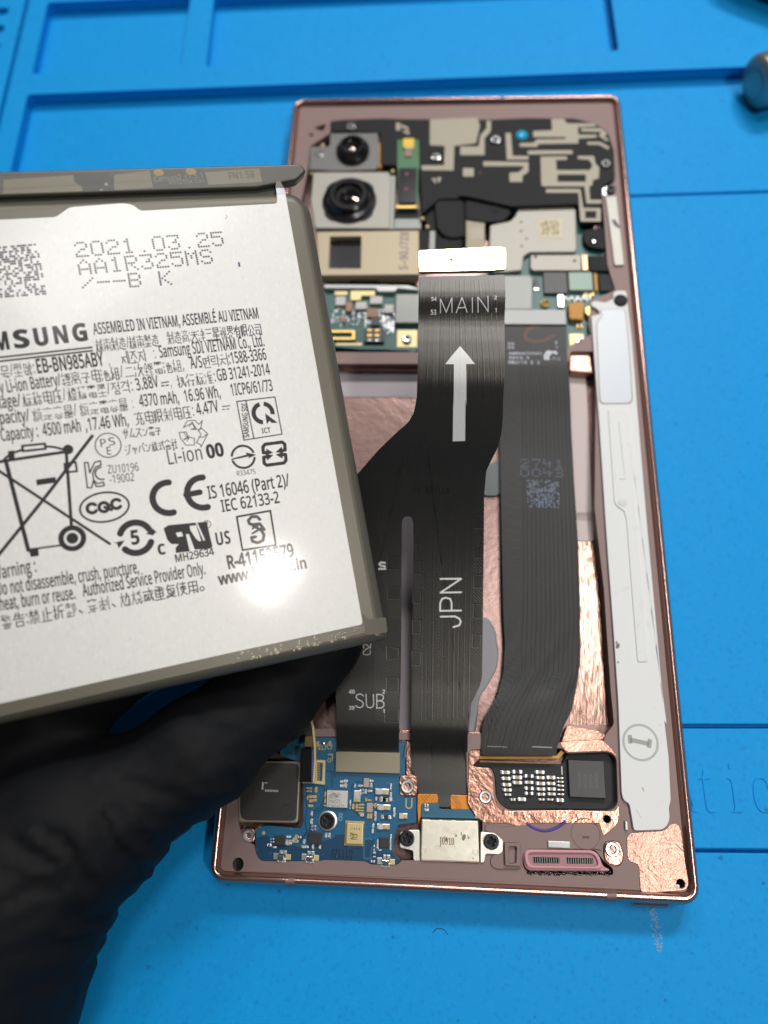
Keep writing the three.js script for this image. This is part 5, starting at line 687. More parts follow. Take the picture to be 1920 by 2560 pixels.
  const pl = [[-6.82,-14.7],[5.36,-15.39]].concat([[7.15,-15.25],[7.1,-11.18]], [[5.29,-10.92],[-6.59,-10.59]]);
  const Hp = (x, z) => H(x, Math.max(z, pl[3][1] - 0.4)) + 0.15;
  const plug = add('cable_plug', drape(pl, 0.55, Hp, { r: 0.35, edge: 1.4 }), phys([0.93, 0.80, 0.52], 0.22, 1, { bumpMap: grainTex, bumpScale: 0.01 * MM }), cable);
  const pm = along(along(pl[0], pl[1], 0.46), along(pl[5], pl[4], 0.4), 0.5); add('plug_dimple', disc(pm[0], pm[1], 0.3, Hp(...pm) + 0.53, Hp(...pm) + 0.58, { bevel: 0.02 }), M.capBrown, plug);
  add('plug_body', drape([[-6.27,-13.99],[4.99,-14.53],[5.3,-11.35],[-6.21,-11.13]], 0.5, (x, z) => Hp(x, z) - 0.75, { r: 0.2, edge: 2 }), M.chip, cable);

  // display cable lying in the battery bay
  const dz = (p) => p[0][1]; void dz;
  const T2 = [[-32, 5.7], [-13, 5.6], [-8, 5.2], [-2, 4.3], [6, 3.8], [20, 4.1], [32, 4.4], [42, 4.3], [49, 4.8], [54, 5.6], [58, 5.8], [62, 5.7], [64, 4.9], [66.5, 4.5]];
  const H2b = smoothTable(T2), H2 = (x, z) => H2b(z) + 0.10 * Math.sin((z * 0.7 + x * 0.9)) * Math.exp(-(((z - 48) / 8) ** 2));
  const dp = [[10.3,-21.65],[22.74,-21.77],[22.52,-15.38]].concat([[22.89,-4.89],[22.9,5.6],[22.96,24.14],[22.68,36.64],[22.22,45.53],[21.28,49.85],[20.08,54.08]], [[18.74,56.36],[17.88,58.29]], [[18.04,58.57],[17.45,59.59],[17.19,61.21],[5,61.59],[5.01,60.21]], [[5.17,59.26],[5.13,57.64]], [[5.71,55.4],[7.9,51.71],[8.96,47.98],[9.37,43.03],[9.16,37.06],[9.17,9.45],[9.08,-4.94]], [[9.34,-14.32]]);
  const b2 = new THREE.Box2(); dp.forEach((p) => b2.expandByPoint(new THREE.Vector2(...p))); const [u0, v0, uw, vh] = [b2.min.x - 0.5, b2.min.y - 0.5, b2.max.x - b2.min.x + 1, b2.max.y - b2.min.y + 1];
  const ink2 = bedTex(u0, v0, uw, vh, 18, (g) => {
    flexSkin(g, u0, v0, uw, vh); g.fillStyle = 'rgb(190,195,205)';
    const row = (t, a, b, hh) => label(g, t, a, b, hh, 'monospace', 'bold');
    row('56', ...[[10.84,-16.58],[12.26,-16.59]], 0.6); row('55', ...[[10.82,-15.73],[12.24,-15.74]], 0.6); row('2', ...[[20.15,-16.95],[20.81,-16.96]], 0.6); row('1', ...[[20.29,-15.88],[20.86,-15.88]], 0.6);
    row('AMB687VX01', ...[[11.01,-14.39],[17.75,-14.39]], 0.6); row('REV3.5', ...[[11.06,-13.38],[15.17,-13.42]], 0.62); row('BM2113 E 2', ...[[10.91,-12.37],[17.17,-12.37]], 0.62);
    strokes(g, [[[18.23,-13.49],[18.15,-14.13],[18.62,-15.02],[19.07,-15.23]], [[18.78,-13.45],[18.71,-14],[19.27,-14.92],[20.27,-15.08],[20.4,-14.73]]], 0.5, 'rgb(205,208,214)'); strokes(g, [[[19.47,-13.35],[19.85,-13.91],[20.21,-13.81],[20.04,-13.3]], [[21.18,-13.36],[20.74,-13.26],[20.62,-13.66],[21.07,-13.87]]], 0.16, 'rgb(150,154,160)');
    const arc = [[20.11,-18.82],[17.98,-17.67],[15.88,-17.4],[14.51,-18.01],[14.45,-19.2],[15.08,-20.35],[16.32,-20.88],[17.21,-20.98]]; g.strokeStyle = 'rgba(120,52,30,0.75)'; g.lineWidth = 0.6; g.beginPath(); arc.forEach((p, i) => (i ? g.lineTo(...p) : g.moveTo(...p))); g.stroke();
    g.fillStyle = 'rgb(120,135,162)';   // dot printed numbers
    const dot = (s, a, dx, dy) => [...s].forEach((ch, i) => dotFont[ch].forEach((d, r) => { for (let b = 0; b < 5; b++) if (d & (16 >> b)) { g.beginPath(); g.arc(a[0] + i * dx + b * dx * 0.16, a[1] + r * dy, 0.11, 0, 7); g.fill(); } }));
    const q = [[13.1,7.49],[21.55,7.36],[13.05,9.1]], dx = (q[1][0] - q[0][0]) / 3.9, dy = (q[2][1] - q[0][1]) / 4.4; dot('2741', q[0], dx, dy); dot('0043', [[13.05,9.45]][0], dx, dy);
    const m = box2([[14.06,11.72],[20.13,17.31]]), mw = (m[2] - m[0]) / 20, mh = (m[3] - m[1]) / 18; for (let i = 0; i < 20; i++) for (let j = 0; j < 18; j++) if (rnd() < 0.46) g.fillRect(m[0] + i * mw, m[1] + j * mh, mw * 0.7, mh * 0.9);
    g.fillStyle = 'rgb(205,205,205)'; for (const c of [[[5.91,60.1],[9.27,60.17]], [[13.32,59.89],[16.6,60.01]]]) { const [a, b, c2, d] = box2(c); g.fillRect(a, b, c2 - a, d - b); }
  });
  const rel2 = bedTex(u0, v0, uw, vh, 18, (g) => {
    g.fillStyle = 'rgb(128,128,128)'; g.fillRect(u0, v0, uw, vh);
    const L = (q) => along(...q, 0);
    void L; for (let i = 0; i < 13; i++) { const k = i / 12, a = along(...[[13.56,-5.16],[22.58,-5.26]], k), b = along(...[[13.41,12.7],[22.68,12.54]], k), c = along(...[[12.57,38.42],[22.31,38.16]], k), d = along(...[[12.02,47.3],[21.5,47.59]], k), e = along(...[[6.68,55.93],[18.8,55.53]], k), f = along(...[[5.63,60.66],[16.74,60.28]], k); strokes(g, [[along(...[[13.02,-11.81],[21.95,-11.89]], k), a, b, c, d, e, f]], i % 3 ? 0.1 : 0.2, i % 2 ? 'rgb(172,172,172)' : 'rgb(86,86,86)'); }
    for (let i = 0; i < 30; i++) { const k = i / 29, a = along(...[[10.25,-4],[9.46,46.2]], k), b = along(...[[13.29,-1.09],[12.18,44.37]], k); strokes(g, [[a, b]], 0.12, 'rgb(168,168,168)'); }
    for (let i = 0; i < 12; i++) { const k = i / 11, a = along(...[[11.79,43.86],[6.39,57.58]], k), b = along(...[[9.11,47.42],[6,54.29]], k); strokes(g, [[a, b]], 0.12, 'rgb(170,170,170)'); const c = along(...[[12.03,46.18],[7.52,57.54]], k), d = along(...[[8.87,44.53],[5.87,53.18]], k); strokes(g, [[c, d]], 0.1, 'rgb(90,90,90)'); }
    strokes(g, [[...[[16.88,48.3],[18.36,48.54],[18.17,50.42],[16.58,50.18],[16.88,48.3]]]], 0.14, 'rgb(180,180,180)');
  }, false);
  const cable2 = add('display_flex_cable', drape(dp, 0.16, H2, { r: 0.6, edge: 1.1 }), new THREE.MeshPhysicalMaterial({ map: ink2, roughness: 0.42, ior: 1.38, bumpMap: rel2, bumpScale: 0.09 * MM }), phone); void cable2;
}

// ---------------------------------------------------------------- battery with its printed label
// strokes of the East Asian characters on a 10 x 10 grid; the signs before two names set them side by side or one above the other
const INK = {};
for (const line of `
一 05-95|口 12-92-99-19-12|日 11-91-99-19-11 15-95|田 11-91-99-19-11 15-95 51-59|目 11-91-99-19-11 14-94 16-96|土 03-93 50-59 09-99|木 03-93 50-59 52-09 52-99|禾 80-11 04-94 50-59 54-09 54-99
里 11-91-95-11-15-95 11-15 13-93 51-59 07-97 09-99|刂 22-26 80-89-68|扌 03-93 50-59-38 07-96|氵 11-32 04-25 09-37|冫 12-34 09-36|亻 60-03 33-39|彳 60-03 84-06 45-49|火 12-33 92-73 50-53-09 54-99|阝 11-19 11-81-54-76-58
钅 50-03 32-92 15-85 54-59-97 08-47|金 50-04 50-94 24-74 06-96 54-59 36-47 76-67 09-99|纟 50-24-64-18-85 09-97|糸 50-13-53-07-86 57-59 27-09 76-98|示 11-91 04-94 54-59-38 26-09 76-99|礻 40-51 03-83-06 54-59 65-86
日生 11-91|生 30-03 23-93 05-95 50-59 09-99|走 02-92 50-54 04-94 54-59 57-87 34-09 27-99|戉 22-92 22-28-09 51-99 84-49 70-81 25-57|南 01-91 50-53 13-19 13-93-99 35-45 65-55 26-76 27-87 54-59|朱 30-13 03-93 05-95 50-59 55-09 55-99|告 30-13 22-92 04-94 50-54 26-86-89-29-26
辶 11-32 04-34-07 07-49-99 08-99|衣 50-52 03-93 54-09 55-99 36-39-67|商 50-51 01-91 32-43 72-63 14-19 14-94-99 36-25 66-75 36-66-68-38-36|天 12-92 04-94 52-54-09 54-99|聿 12-82-84 04-94 15-85 07-97 50-59 12-82|三 11-91 24-84 09-99|见 11-81-86 11-16 43-46-09 66-69-99-97
介 50-04 50-94 35-37-09 65-69|艮 10-80-85-15 12-82 10-19-47 55-99 84-66|有 02-92 50-05 33-39 33-83-89-68 35-85 37-87|公 31-05 61-95 44-19-88 66-99|司 11-91-99-68 03-73 15-65-68-18-15|开 11-91 05-95 31-36-09 71-79|号 21-81-84-24-21 06-96 46-38-88-89-58
虎 50-54 52-82 13-93-94 13-16-09 35-85 44-47-87 58-39 57-79-99|离 50-51 01-91 22-74 72-24 12-15-85-82 06-96-99 06-09 56-38-68 45-38|子 12-82-55 55-59-38 05-95|电 11-91-97-17-11 14-94 50-59-99-97|池右 04-84-78 42-48-49-99-97 61-67|也 04-84-86 52-57 22-28-29-99-97
且 21-29 21-81-89 24-84 26-86 09-99|次右 40-14 33-93-75 53-55-09 55-99|二 22-82 08-98|雨 01-91 12-15 12-92-94 50-55 33-43 63-73 34-44 64-74|尔 30-14 23-93-84 53-59-38 26-08 76-98|厂 11-91 11-17-09|压 11-91 11-17-09 35-85 62-69 29-99 76-87
西 01-91 13-93-99-19-13 41-44-25 61-65-85|爫 80-11 22-33 51-53 82-73|冉 14-19 14-84-89 54-59 16-86 07-97 12-82|丸 12-62-67-99-96 42-37-09 24-55|亍 11-91 05-95 55-59-38|隹 30-04 23-29 23-93 25-85 27-87 29-99 53-59 60-71|客 50-51 02-92 02-03 92-93 42-15 43-73-08 34-98 27-77-79-29-27
页 01-91 50-42 13-17 13-83-87 54-56-09 67-99|頁 01-91 13-83-88-18-13 15-85 17-86 38-09 68-99|宀 50-52 03-93-94 03-04|疋 03-93 53-58 55-85 25-09 27-99|谷 32-14 72-94 54-07 54-97 37-77-79-39-37|充 50-51 01-91 42-25-75 62-86 36-38-09 66-69-99-97
式 02-92 14-54 34-38 08-58 61-73-99-97 80-91|云 22-82 04-94 44-19-89 66-98|人 50-05 50-95|苟 01-91 30-32 70-72 33-06 24-94-98-78 25-65-68-25|攵 30-04 23-93 73-09 34-99|言 50-51 02-92 23-83 25-85 27-77-79-29-27|止 50-58 54-94 22-28 09-99|斤 90-21-25-09 24-94 64-69
午 30-13 22-92 05-95 50-56|卩 21-81-86-66 21-29|穴 50-51 02-92 02-03 92-93 33-15 63-85|牙 11-81 31-25-95 61-69-48 65-09|朿 03-93 50-59 15-85-87 15-17 57-09 57-99|然 40-14 31-61-06 72-99 63-93 83-59 08-19 38-39 68-69 88-99|尧 12-82 31-74-95 80-23 06-96 36-38-09 66-69-99-97
或 02-92 14-54-57-14-17-57 08-58 60-74-99-97 93-68|重 81-20 02-92 13-83-87-17-13 15-85 50-59 09-99|复 30-13 21-91 23-83-86-23-26-86 37-08 37-87-09 48-99|吏 01-91 13-83-85-13-15-85 50-56-09 26-99|用 11-17-09 11-91-99-78 14-94 17-97 51-59|株右 30-13 03-93 05-95 50-59 55-09 55-99|犬 03-93 50-54-09 54-99 71-82
⺁ 11-91 11-17-09
제 04-44 24-08 25-48 54-64 70-79 90-99|조 11-81 51-16 52-86 57-59 09-99|자 02-62 32-08 34-68 80-89 84-94|연 12-42-46-16-12 52-82 54-84 80-87 26-29-99|락 01-51-53-03-05-55 80-86 83-93 17-87-89|처 21-41 04-64 34-08 36-68 64-84 90-99|정 01-51 31-05 33-56 63-83 80-86 37-77-89-39-37|격 01-51-05 62-82 64-84 80-86 17-87-89
サ 03-93 30-36 70-75-39|ム 50-18-88 66-99|ス 11-81-09 54-99|ン 12-33 18-58-92|ジ 11-31 04-25 19-58-82 70-81 90-91|ャ 14-84-66 33-59|パ 32-08 62-98 80-90-91-81-80|バ 32-08 62-98 70-81 90-91|子 12-82-55 55-59-38 05-95
`.trim().split(/[\n|]/)) { const [k, ...s] = line.trim().split(' '); INK[k] = s.map((t) => t.split('-').map((p) => [+p[0], +p[1]])); }
const PAIR = { 越: '走>戉', 制: '朱>刂', 造: '辶@告', 製: '制v衣', 津: '氵>聿', 星: '日v生', 视: '礻>见', 界: '田v介', 限: '阝>艮', 型: '开刂v土', 開: '开>刂', 開刂: '开>刂', 號: '号>虎', 锂: '钅>里', 池: '氵>也', 组: '纟>且', 次: '冫>次右', 鋰: '金>里', 電: '雨v电', 組: '糸>且', 标: '木>示', 称: '禾>尔', 票: '西v示', 標: '木>票', 稱右: '爫v冉', 稱: '禾>稱右', 厭: '日>犬', 厭厂: '⺁@厭', 壓: '厭厂v土', 执: '扌>丸', 行: '彳>亍', 准: '冫>隹', 额: '客>页', 額: '客>頁', 定: '宀v疋', 容: '宀v谷', 量: '日v里', 株: '木>朱', 会: '人v云', 社: '礻>土', 警上: '苟>攵', 警: '警上v言', 林: '木>木', 禁: '林v示', 拆: '扌>斤', 卸左: '午v止', 卸: '卸左>卩', 穿: '穴v牙', 刺: '朿>刂', 燃: '火>然', 烧: '火>尧', 使: '亻>吏', 开刂: '开>刂' };
function glyph(ch) {   // list of polylines on the unit square
  if (INK[ch]) return INK[ch].map((l) => l.map(([x, y]) => [x / 9, y / 9]));
  const m = /^(.+?)([>v@])(.+)$/u.exec(PAIR[ch] ?? ''); if (!m) return null;
  const A = glyph(m[1]) ?? [], B = glyph(m[3]) ?? [], fit = (G, x, y, w, h) => G.map((l) => l.map((p) => [x + p[0] * w, y + p[1] * h]));
  if (m[2] === '>') { const k = '氵冫亻扌阝'.includes(m[1]) ? 0.28 : m[3] === '刂' || m[3] === '卩' ? 0.62 : 0.42; return [...fit(A, 0, 0, k, 1), ...fit(B, k + 0.08, 0, 0.92 - k, 1)]; }
  if (m[2] === 'v') { const k = '宀穴日爫田人'.includes(m[1]) ? 0.38 : 0.5; return [...fit(A, 0.05, 0, 0.9, k), ...fit(B, 0.02, k + 0.08, 0.96, 0.92 - k)]; }
  return [...A.map((l) => l), ...fit(B, 0.32, 0.05, 0.66, 0.72)];
}
const FULL = /[\u2e80-\u9fff\uac00-\ud7af\u3040-\u30ff]/u;
function ink(g, text, a, b, hgt, o = {}) {   // mixed writing from a to b on the baseline
  const F = (o.weight ?? '') + ' 10px ' + (o.font ?? 'sans-serif'); g.font = F; const k = hgt * (o.weight ? 1 : 1.04) / 7.14, cw = hgt * 1.12;
  const adv = [...text].map((c) => (FULL.test(c) || c === '、' || c === '。' ? cw * (c === '、' ? 0.8 : 1.0) + 0.08 : g.measureText(c).width * k * 0.72));
  const total = adv.reduce((p, c) => p + c, 0), w = Math.hypot(b[0] - a[0], b[1] - a[1]), s = w / total;
  g.save(); g.translate(a[0], a[1]); g.rotate(Math.atan2(b[1] - a[1], b[0] - a[0])); g.fillStyle = g.strokeStyle = o.colour ?? 'rgb(20,17,19)'; g.lineCap = 'round'; g.lineJoin = 'round';
  let x = 0; [...text].forEach((c, i) => {
    const q = c === '。' ? null : glyph(c);
    if (c === '、') { g.lineWidth = 0.16; g.beginPath(); g.moveTo(x + 0.2, -0.5); g.lineTo(x + 0.55, -0.1); g.stroke(); }
    else if (c === '。') { g.lineWidth = 0.13; g.beginPath(); g.arc(x + 0.4, -0.3, 0.28, 0, 7); g.stroke(); }
    else if (q) { g.lineWidth = (o.lw ?? 0.135) * (q.length > 13 ? 0.5 : q.length > 7 ? 0.62 : 0.85); for (const l of q) { g.beginPath(); l.forEach((p, j) => { const X = x + (0.05 + p[0] * 0.86) * (adv[i] - 0.08) * s, Y = -hgt * 1.04 + p[1] * hgt * 1.1; j ? g.lineTo(X, Y) : g.moveTo(X, Y); }); g.stroke(); } }
    else { g.save(); g.translate(x, 0); g.scale(k * 0.72 * s, k); g.font = F; g.fillText(c, 0, 0); if (o.bold) { g.strokeStyle = g.fillStyle; g.lineWidth = o.bold; g.strokeText(c, 0, 0); } g.restore(); }
    x += adv[i] * s;
  });
  g.restore();
}
const MATRIX = { 0: [14, 17, 17, 17, 17, 17, 14], 1: [4, 12, 4, 4, 4, 4, 14], 2: [14, 17, 1, 6, 8, 16, 31], 3: [31, 1, 2, 6, 1, 17, 14], 5: [31, 16, 30, 1, 1, 17, 14], A: [4, 10, 17, 17, 31, 17, 17], R: [30, 17, 17, 30, 20, 18, 17], M: [17, 27, 21, 21, 17, 17, 17], S: [14, 17, 16, 14, 1, 17, 14], B: [30, 17, 17, 30, 17, 17, 30], K: [17, 18, 20, 24, 20, 18, 17], '-': [0, 0, 0, 31, 0, 0, 0], '/': [0, 1, 2, 4, 8, 16, 0], '.': [0, 0, 0, 0, 0, 0, 4], ' ': [0, 0, 0, 0, 0, 0, 0] };
function dots(g, text, a, b, h) {
  const n = text.length, ang = Math.atan2(b[1] - a[1], b[0] - a[0]), w = Math.hypot(b[0] - a[0], b[1] - a[1]) / (n - 0.28), sx = w * 0.72 / 4.2, sy = h / 6;
  g.save(); g.translate(a[0], a[1]); g.rotate(ang); g.fillStyle = 'rgb(40,30,46)';
  [...text].forEach((c, i) => MATRIX[c].forEach((row, r) => { for (let k = 0; k < 5; k++) if (row & (16 >> k)) { g.beginPath(); g.ellipse(i * w + k * sx, (r - 6) * sy, 0.145, 0.135, 0, 0, 7); g.fill(); } }));
  g.restore();
}
const battery = thing('battery', 'flat phone battery with silver printed label held above the left of the phone', 'battery');
battery.matrix.set(0.92486115, 0.32444476, 0.19841233, -23.86405 * MM, -0.2592483, 0.9195734, -0.29525427, 45.16278 * MM, -0.27824841, 0.22163115, 0.93458946, -19.398 * MM, 0, 0, 0, 1);
battery.matrix.decompose(battery.position, battery.quaternion, battery.scale);
{
  const LX0 = -58.2, LZ0 = -2.2, LW2 = 56, LH = 70;
  const outline = [[-57.6, 1.6]].concat([[-43.74,3.18],[-36.6,3.12],[-35.34,2.28],[-34.59,1.78],[-27.35,1.48],[-26.12,1.76],[-25.21,2.71],[-5.19,2.42],[-4.96,0.05],[-3.7,0.03]], [[-3.59,67.12]], [[-24.85,67.22],[-52.76,67.51]], [[-57.6, 67.0]]);
  const face = bedTex(LX0, LZ0, LW2, LH, 27, (g) => {
    g.fillStyle = 'rgb(222,221,219)'; g.fillRect(LX0, LZ0, LW2, LH);
    for (let i = 0; i < 9000; i++) { g.fillStyle = rnd() < 0.5 ? 'rgba(242,241,238,0.16)' : 'rgba(206,206,206,0.16)'; const s = 0.1 + rnd() * 0.35; g.fillRect(LX0 + rnd() * LW2, LZ0 + rnd() * LH, s, s * 1.6); }
    const D = 'rgb(20,17,19)';
    g.fillStyle = D; g.strokeStyle = D; g.lineCap = 'butt'; g.lineJoin = 'miter';
    const T = (t, ab, h, o) => ink(g, t, ab[0], ab[1], h, o);
    const S = (pts, lw, close) => { g.lineWidth = lw; g.beginPath(); pts.forEach((p, i) => (i ? g.lineTo(...p) : g.moveTo(...p))); if (close) g.closePath(); g.stroke(); };
    const Fl = (pts, f = D) => { g.fillStyle = f; g.beginPath(); pts.forEach((p, i) => (i ? g.lineTo(...p) : g.moveTo(...p))); g.closePath(); g.fill(); g.fillStyle = D; };
    const d2 = (a, b) => Math.hypot(a[0] - b[0], a[1] - b[1]);
    // dot printed block and date
    const q = [[-45.25,7.13],[-39.64,6.9],[-39.54,13.92],[-45.25,13.94]]; for (let i = 0; i < 24; i++) for (let j = 0; j < 21; j++) if (rnd() < 0.5) { const u = i / 23, v = j / 20, x = (1 - v) * (q[0][0] + (q[1][0] - q[0][0]) * u) + v * (q[3][0] - 1 + (q[2][0] - q[3][0] + 1) * u), y = (1 - v) * (q[0][1] + (q[1][1] - q[0][1]) * u) + v * (q[3][1] + (q[2][1] - q[3][1]) * u); g.fillStyle = 'rgb(48,36,54)'; g.beginPath(); g.arc(x, y, 0.15, 0, 7); g.fill(); }
    dots(g, '2021.03.25', ...[[-34.69,8.94],[-14.25,8.39]], 1.95); dots(g, 'AA1R325MS', ...[[-34.66,11.48],[-16.25,10.97]], 1.95); dots(g, '/--B K', ...[[-34.59,13.71],[-22.6,13.76]], 1.85);
    g.fillStyle = 'rgb(60,50,110)'; const ds = [[-12.5,11.5]][0]; g.fillRect(ds[0] - 0.15, ds[1] - 0.35, 0.28, 0.7); g.strokeStyle = 'rgb(110,100,90)'; S([[-13.2,3.79],[-13.03,4.1],[-13.33,4.53]], 0.08); g.strokeStyle = D; g.fillStyle = D;
    // maker's name, letters drawn wide
    const wide = (t, ab, h) => { g.save(); g.translate(...ab[0]); g.rotate(Math.atan2(ab[1][1] - ab[0][1], ab[1][0] - ab[0][0])); g.font = 'bold 10px sans-serif'; const w = d2(...ab), n = t.length, p = w / (n - 0.12); [...t].forEach((c, i) => { g.save(); g.translate(i * p, 0); g.scale(p * 0.86 / g.measureText(c).width, h / 7.14); g.fillText(c, 0, 0); g.lineWidth = 0.45; g.strokeText(c, 0, 0); g.restore(); }); g.restore(); };
    { const m0 = [[-47.03,21.35]][0], m1 = [[-34.78,21]][0], p = [(m1[0] - m0[0]) / 4.9, (m1[1] - m0[1]) / 4.9]; wide('SAMSUNG', [[m0[0] - 2 * p[0], m0[1] - 2 * p[1]], m1], 2.42); }
    { const [a, b] = [[-46.41,22.24],[-34.61,21.98]], [c, e] = [[-46.49,22.77],[-34.65,22.46]], ex = (p, r) => [p[0] - (r[0] - p[0]) * 0.42, p[1] - (r[1] - p[1]) * 0.42]; S([ex(a, b), b], 0.24); S([ex(c, e), e], 0.24); }
    // text lines
    T('ASSEMBLED IN VIETNAM, ASSEMBLÉ AU VIETNAM', [[-34.15,20.26],[-10.88,19.89]], 1.55, { bold: 0.35 });
    T('越南制造/越南製造', [[-34.2,22.6],[-25.61,22.54]], 1.62); T('制造商:天津三星视界有限公司', [[-24.52,22.41],[-10.83,22.25]], 1.62);
    T('型号/型號:', [[-47.91,25.04],[-42.29,24.91]], 1.62); T('EB-BN985ABY', [[-42.18,24.95],[-33.47,24.75]], 1.85, { bold: 0.5 }); T(',', [[-32.85,24.78],[-32.64,24.76]], 1.6); T('제조자', [[-31.07,24.68],[-27.63,24.55]], 1.62); T(':', [[-26.62,24.42],[-26.36,24.39]], 1.5); T('Samsung SDI VIETNAM Co., Ltd.', [[[-25.92,24.4]][0], [[-10.77,24.13]][0]], 1.66, { bold: 0.3 });
    T('ry Li-ion Battery/', [[-47.48,27.23],[-39.34,26.92]], 1.62, { bold: 0.3 }); T('锂离子电池组/', [[-39.29,26.89],[-31.14,26.69]], 1.62); T('二次鋰電池組,', [[-30.97,26.67],[-22.76,26.46]], 1.62); T('A/S연락처:1588-3366', [[-21.87,26.41],[-10.82,26.18]], 1.62, { bold: 0.3 });
    T('Voltage/', [[-49.15,29.23],[-44.71,29.15]], 1.6, { bold: 0.3 }); T('标称电压/', [[-44.53,29.17],[-38.98,29.02]], 1.6); T('標稱電壓/', [[-38.82,29.04],[-33.21,28.87]], 1.6); T('정격:', [[-32.99,28.83],[-30.12,28.71]], 1.6); T('3.88V', [[-29.76,28.75],[-26.66,28.57]], 1.62, { bold: 0.3 }); T(',', [[-25.09,28.72],[-24.89,28.7]], 1.5);
    T('执行标准:', [[-24.12,28.82],[-18.64,28.65]], 1.6); T('GB 31241-2014', [[-18.5,28.6],[-10.71,28.46]], 1.62, { bold: 0.3 });
    T('Capacity/', [[-49.08,31.33],[-43.94,31.3]], 1.6, { bold: 0.3 }); T('额定容量/', [[-43.55,31.35],[-37.94,31.31]], 1.6); T('額定電容量', [[-37.58,31.29],[-31.19,31.21]], 1.6); T(':', [[-30.64,31.17],[-30.44,31.16]], 1.4); T('4370 mAh,', [[-29.71,31.08],[-24.2,31.18]], 1.62, { bold: 0.3 }); T('16.96 Wh,', [[-23.56,31.11],[-18.35,31.04]], 1.62, { bold: 0.3 }); T('1ICP6/61/73', [[-16.94,30.96],[-10.7,30.91]], 1.62, { bold: 0.3 });
    T('Capacity :', [[-47.86,33.62],[-43.17,33.61]], 1.6, { bold: 0.3 }); T('4500 mAh', [[-42.64,33.6],[-37.73,33.57]], 1.62, { bold: 0.3 }); T(',17.46 Wh,', [[-37.23,33.57],[-31.47,33.55]], 1.62, { bold: 0.3 }); T('充电限制电压:', [[[-30.65,33.45]][0], [[-22.48,33.28]][0]], 1.6); T('4.47V', [[-22.13,33.22],[-18.99,33.04]], 1.62, { bold: 0.3 });
    for (const [a, b, c, e] of [[[-26.34,27.98],[-25.3,27.95],[-26.41,28.43],[-25.34,28.41]], [[-26.28,27.95],[-25.24,27.92],[-26.34,28.37],[-25.32,28.37]], [[-18.48,32.35],[-17.35,32.34],[-18.55,32.81],[-17.43,32.8]]]) { S([a, b], 0.13); g.setLineDash([0.42, 0.18]); S([c, e], 0.13); g.setLineDash([]); }
    // PSE circle and maker in kana
    { const c = [[-34.67,35.89]][0]; g.lineWidth = 0.13; g.beginPath(); g.arc(c[0], c[1], 1.68, 0, 7); g.stroke(); T('P', [[-35.79,36.06],[-34.81,36.06]], 1.05); T('S', [[-34.65,36.01],[-33.61,36.01]], 1.05); T('E', [[-35.11,37.22],[-34.36,37.24]], 1.05); }
    T('サムスン電子', [[-32.57,35.13],[-27.39,35.25]], 1.15, { lw: 0.12 }); T('ジャパン株式会社', [[-32.61,37.45],[-25.45,37.42]], 1.18, { lw: 0.12 });
    // recycling triangle in outline
    for (const pts of [[[-24.31,34.69],[-23.66,33.81],[-22.57,33.86],[-22.17,34.52],[-21.58,34.03],[-22.04,35.25],[-23.25,35.09],[-22.72,34.98],[-23.11,34.23]], [[-24.99,35.3],[-24.08,35.37],[-23.81,36.28],[-24.5,36.42],[-23.97,36.05],[-23.08,36.43],[-23.23,37.37],[-24.39,37.25],[-24.98,36.09]], [[-21.84,35.09],[-21.15,36.03],[-22.37,37.81],[-22.39,37.4],[-22.9,37.1],[-22.07,35.95],[-22.35,35.42]]]) { g.lineWidth = 0.1; S(pts, 0.1, true); }
    S([[-23.55,34.7],[-22.98,34.07],[-22.6,35.08]], 0.09); S([[-24.41,35.43],[-23.87,36.41],[-24.18,36.72]], 0.09); S([[-22.5,36.33],[-21.81,36.42],[-21.27,36.08]], 0.09);
    T('Li-ion', [[-27.33,39.77],[-22.23,39.65]], 2.0); T('00', [[-21.74,39.65],[-19.24,39.54]], 1.95, { weight: 'bold', bold: 0.4 });
    // boxed mark at the right
    { const [a, b, c, e] = [[-16.29,31.86],[-10.67,31.81],[-10.57,37.44],[-16.21,37.6]]; S([a, b, c, e], 0.15, true); S([[-14.95,31.84],[-14.75,37.51]], 0.15); g.save(); const o = [[-15.36,37.32]][0], u = [[-15.45,32.28]][0]; T('SAMSUNG SDI', [o, [u[0] + 0.55, u[1]]], 0.72, { bold: 0.5 }); g.restore();
      const m = [[-12.79,33.99]][0]; g.lineWidth = 0.62; g.beginPath(); g.arc(m[0], m[1], 1.38, -1.35, 0.25); g.stroke(); g.beginPath(); g.arc(m[0], m[1], 1.38, 1.75, 4.5); g.stroke(); Fl([[-12.5,34.08],[-10.93,35.67],[-11.82,35.61],[-12.05,35.22],[-12.53,35.71]]); T('ICT', [[-13.47,37.03],[-12.15,37.02]], 0.8, { weight: 'bold' }); }
    // arrow through a circle
    { const m = [[-16.72,40]][0]; g.lineWidth = 0.32; for (const [s, e] of [[3.3, 6.05], [0.15, 2.95]]) { g.beginPath(); g.arc(m[0], m[1], 1.62, s, e); g.stroke(); } Fl([[-18.46,40.04],[-16.16,39.75],[-16.27,39.42],[-14.82,39.94],[-16.08,40.34],[-15.85,40.05],[-18.46,40.22]]); T('R33475', [[-18.11,42.67],[-15.31,42.7]], 0.68); }
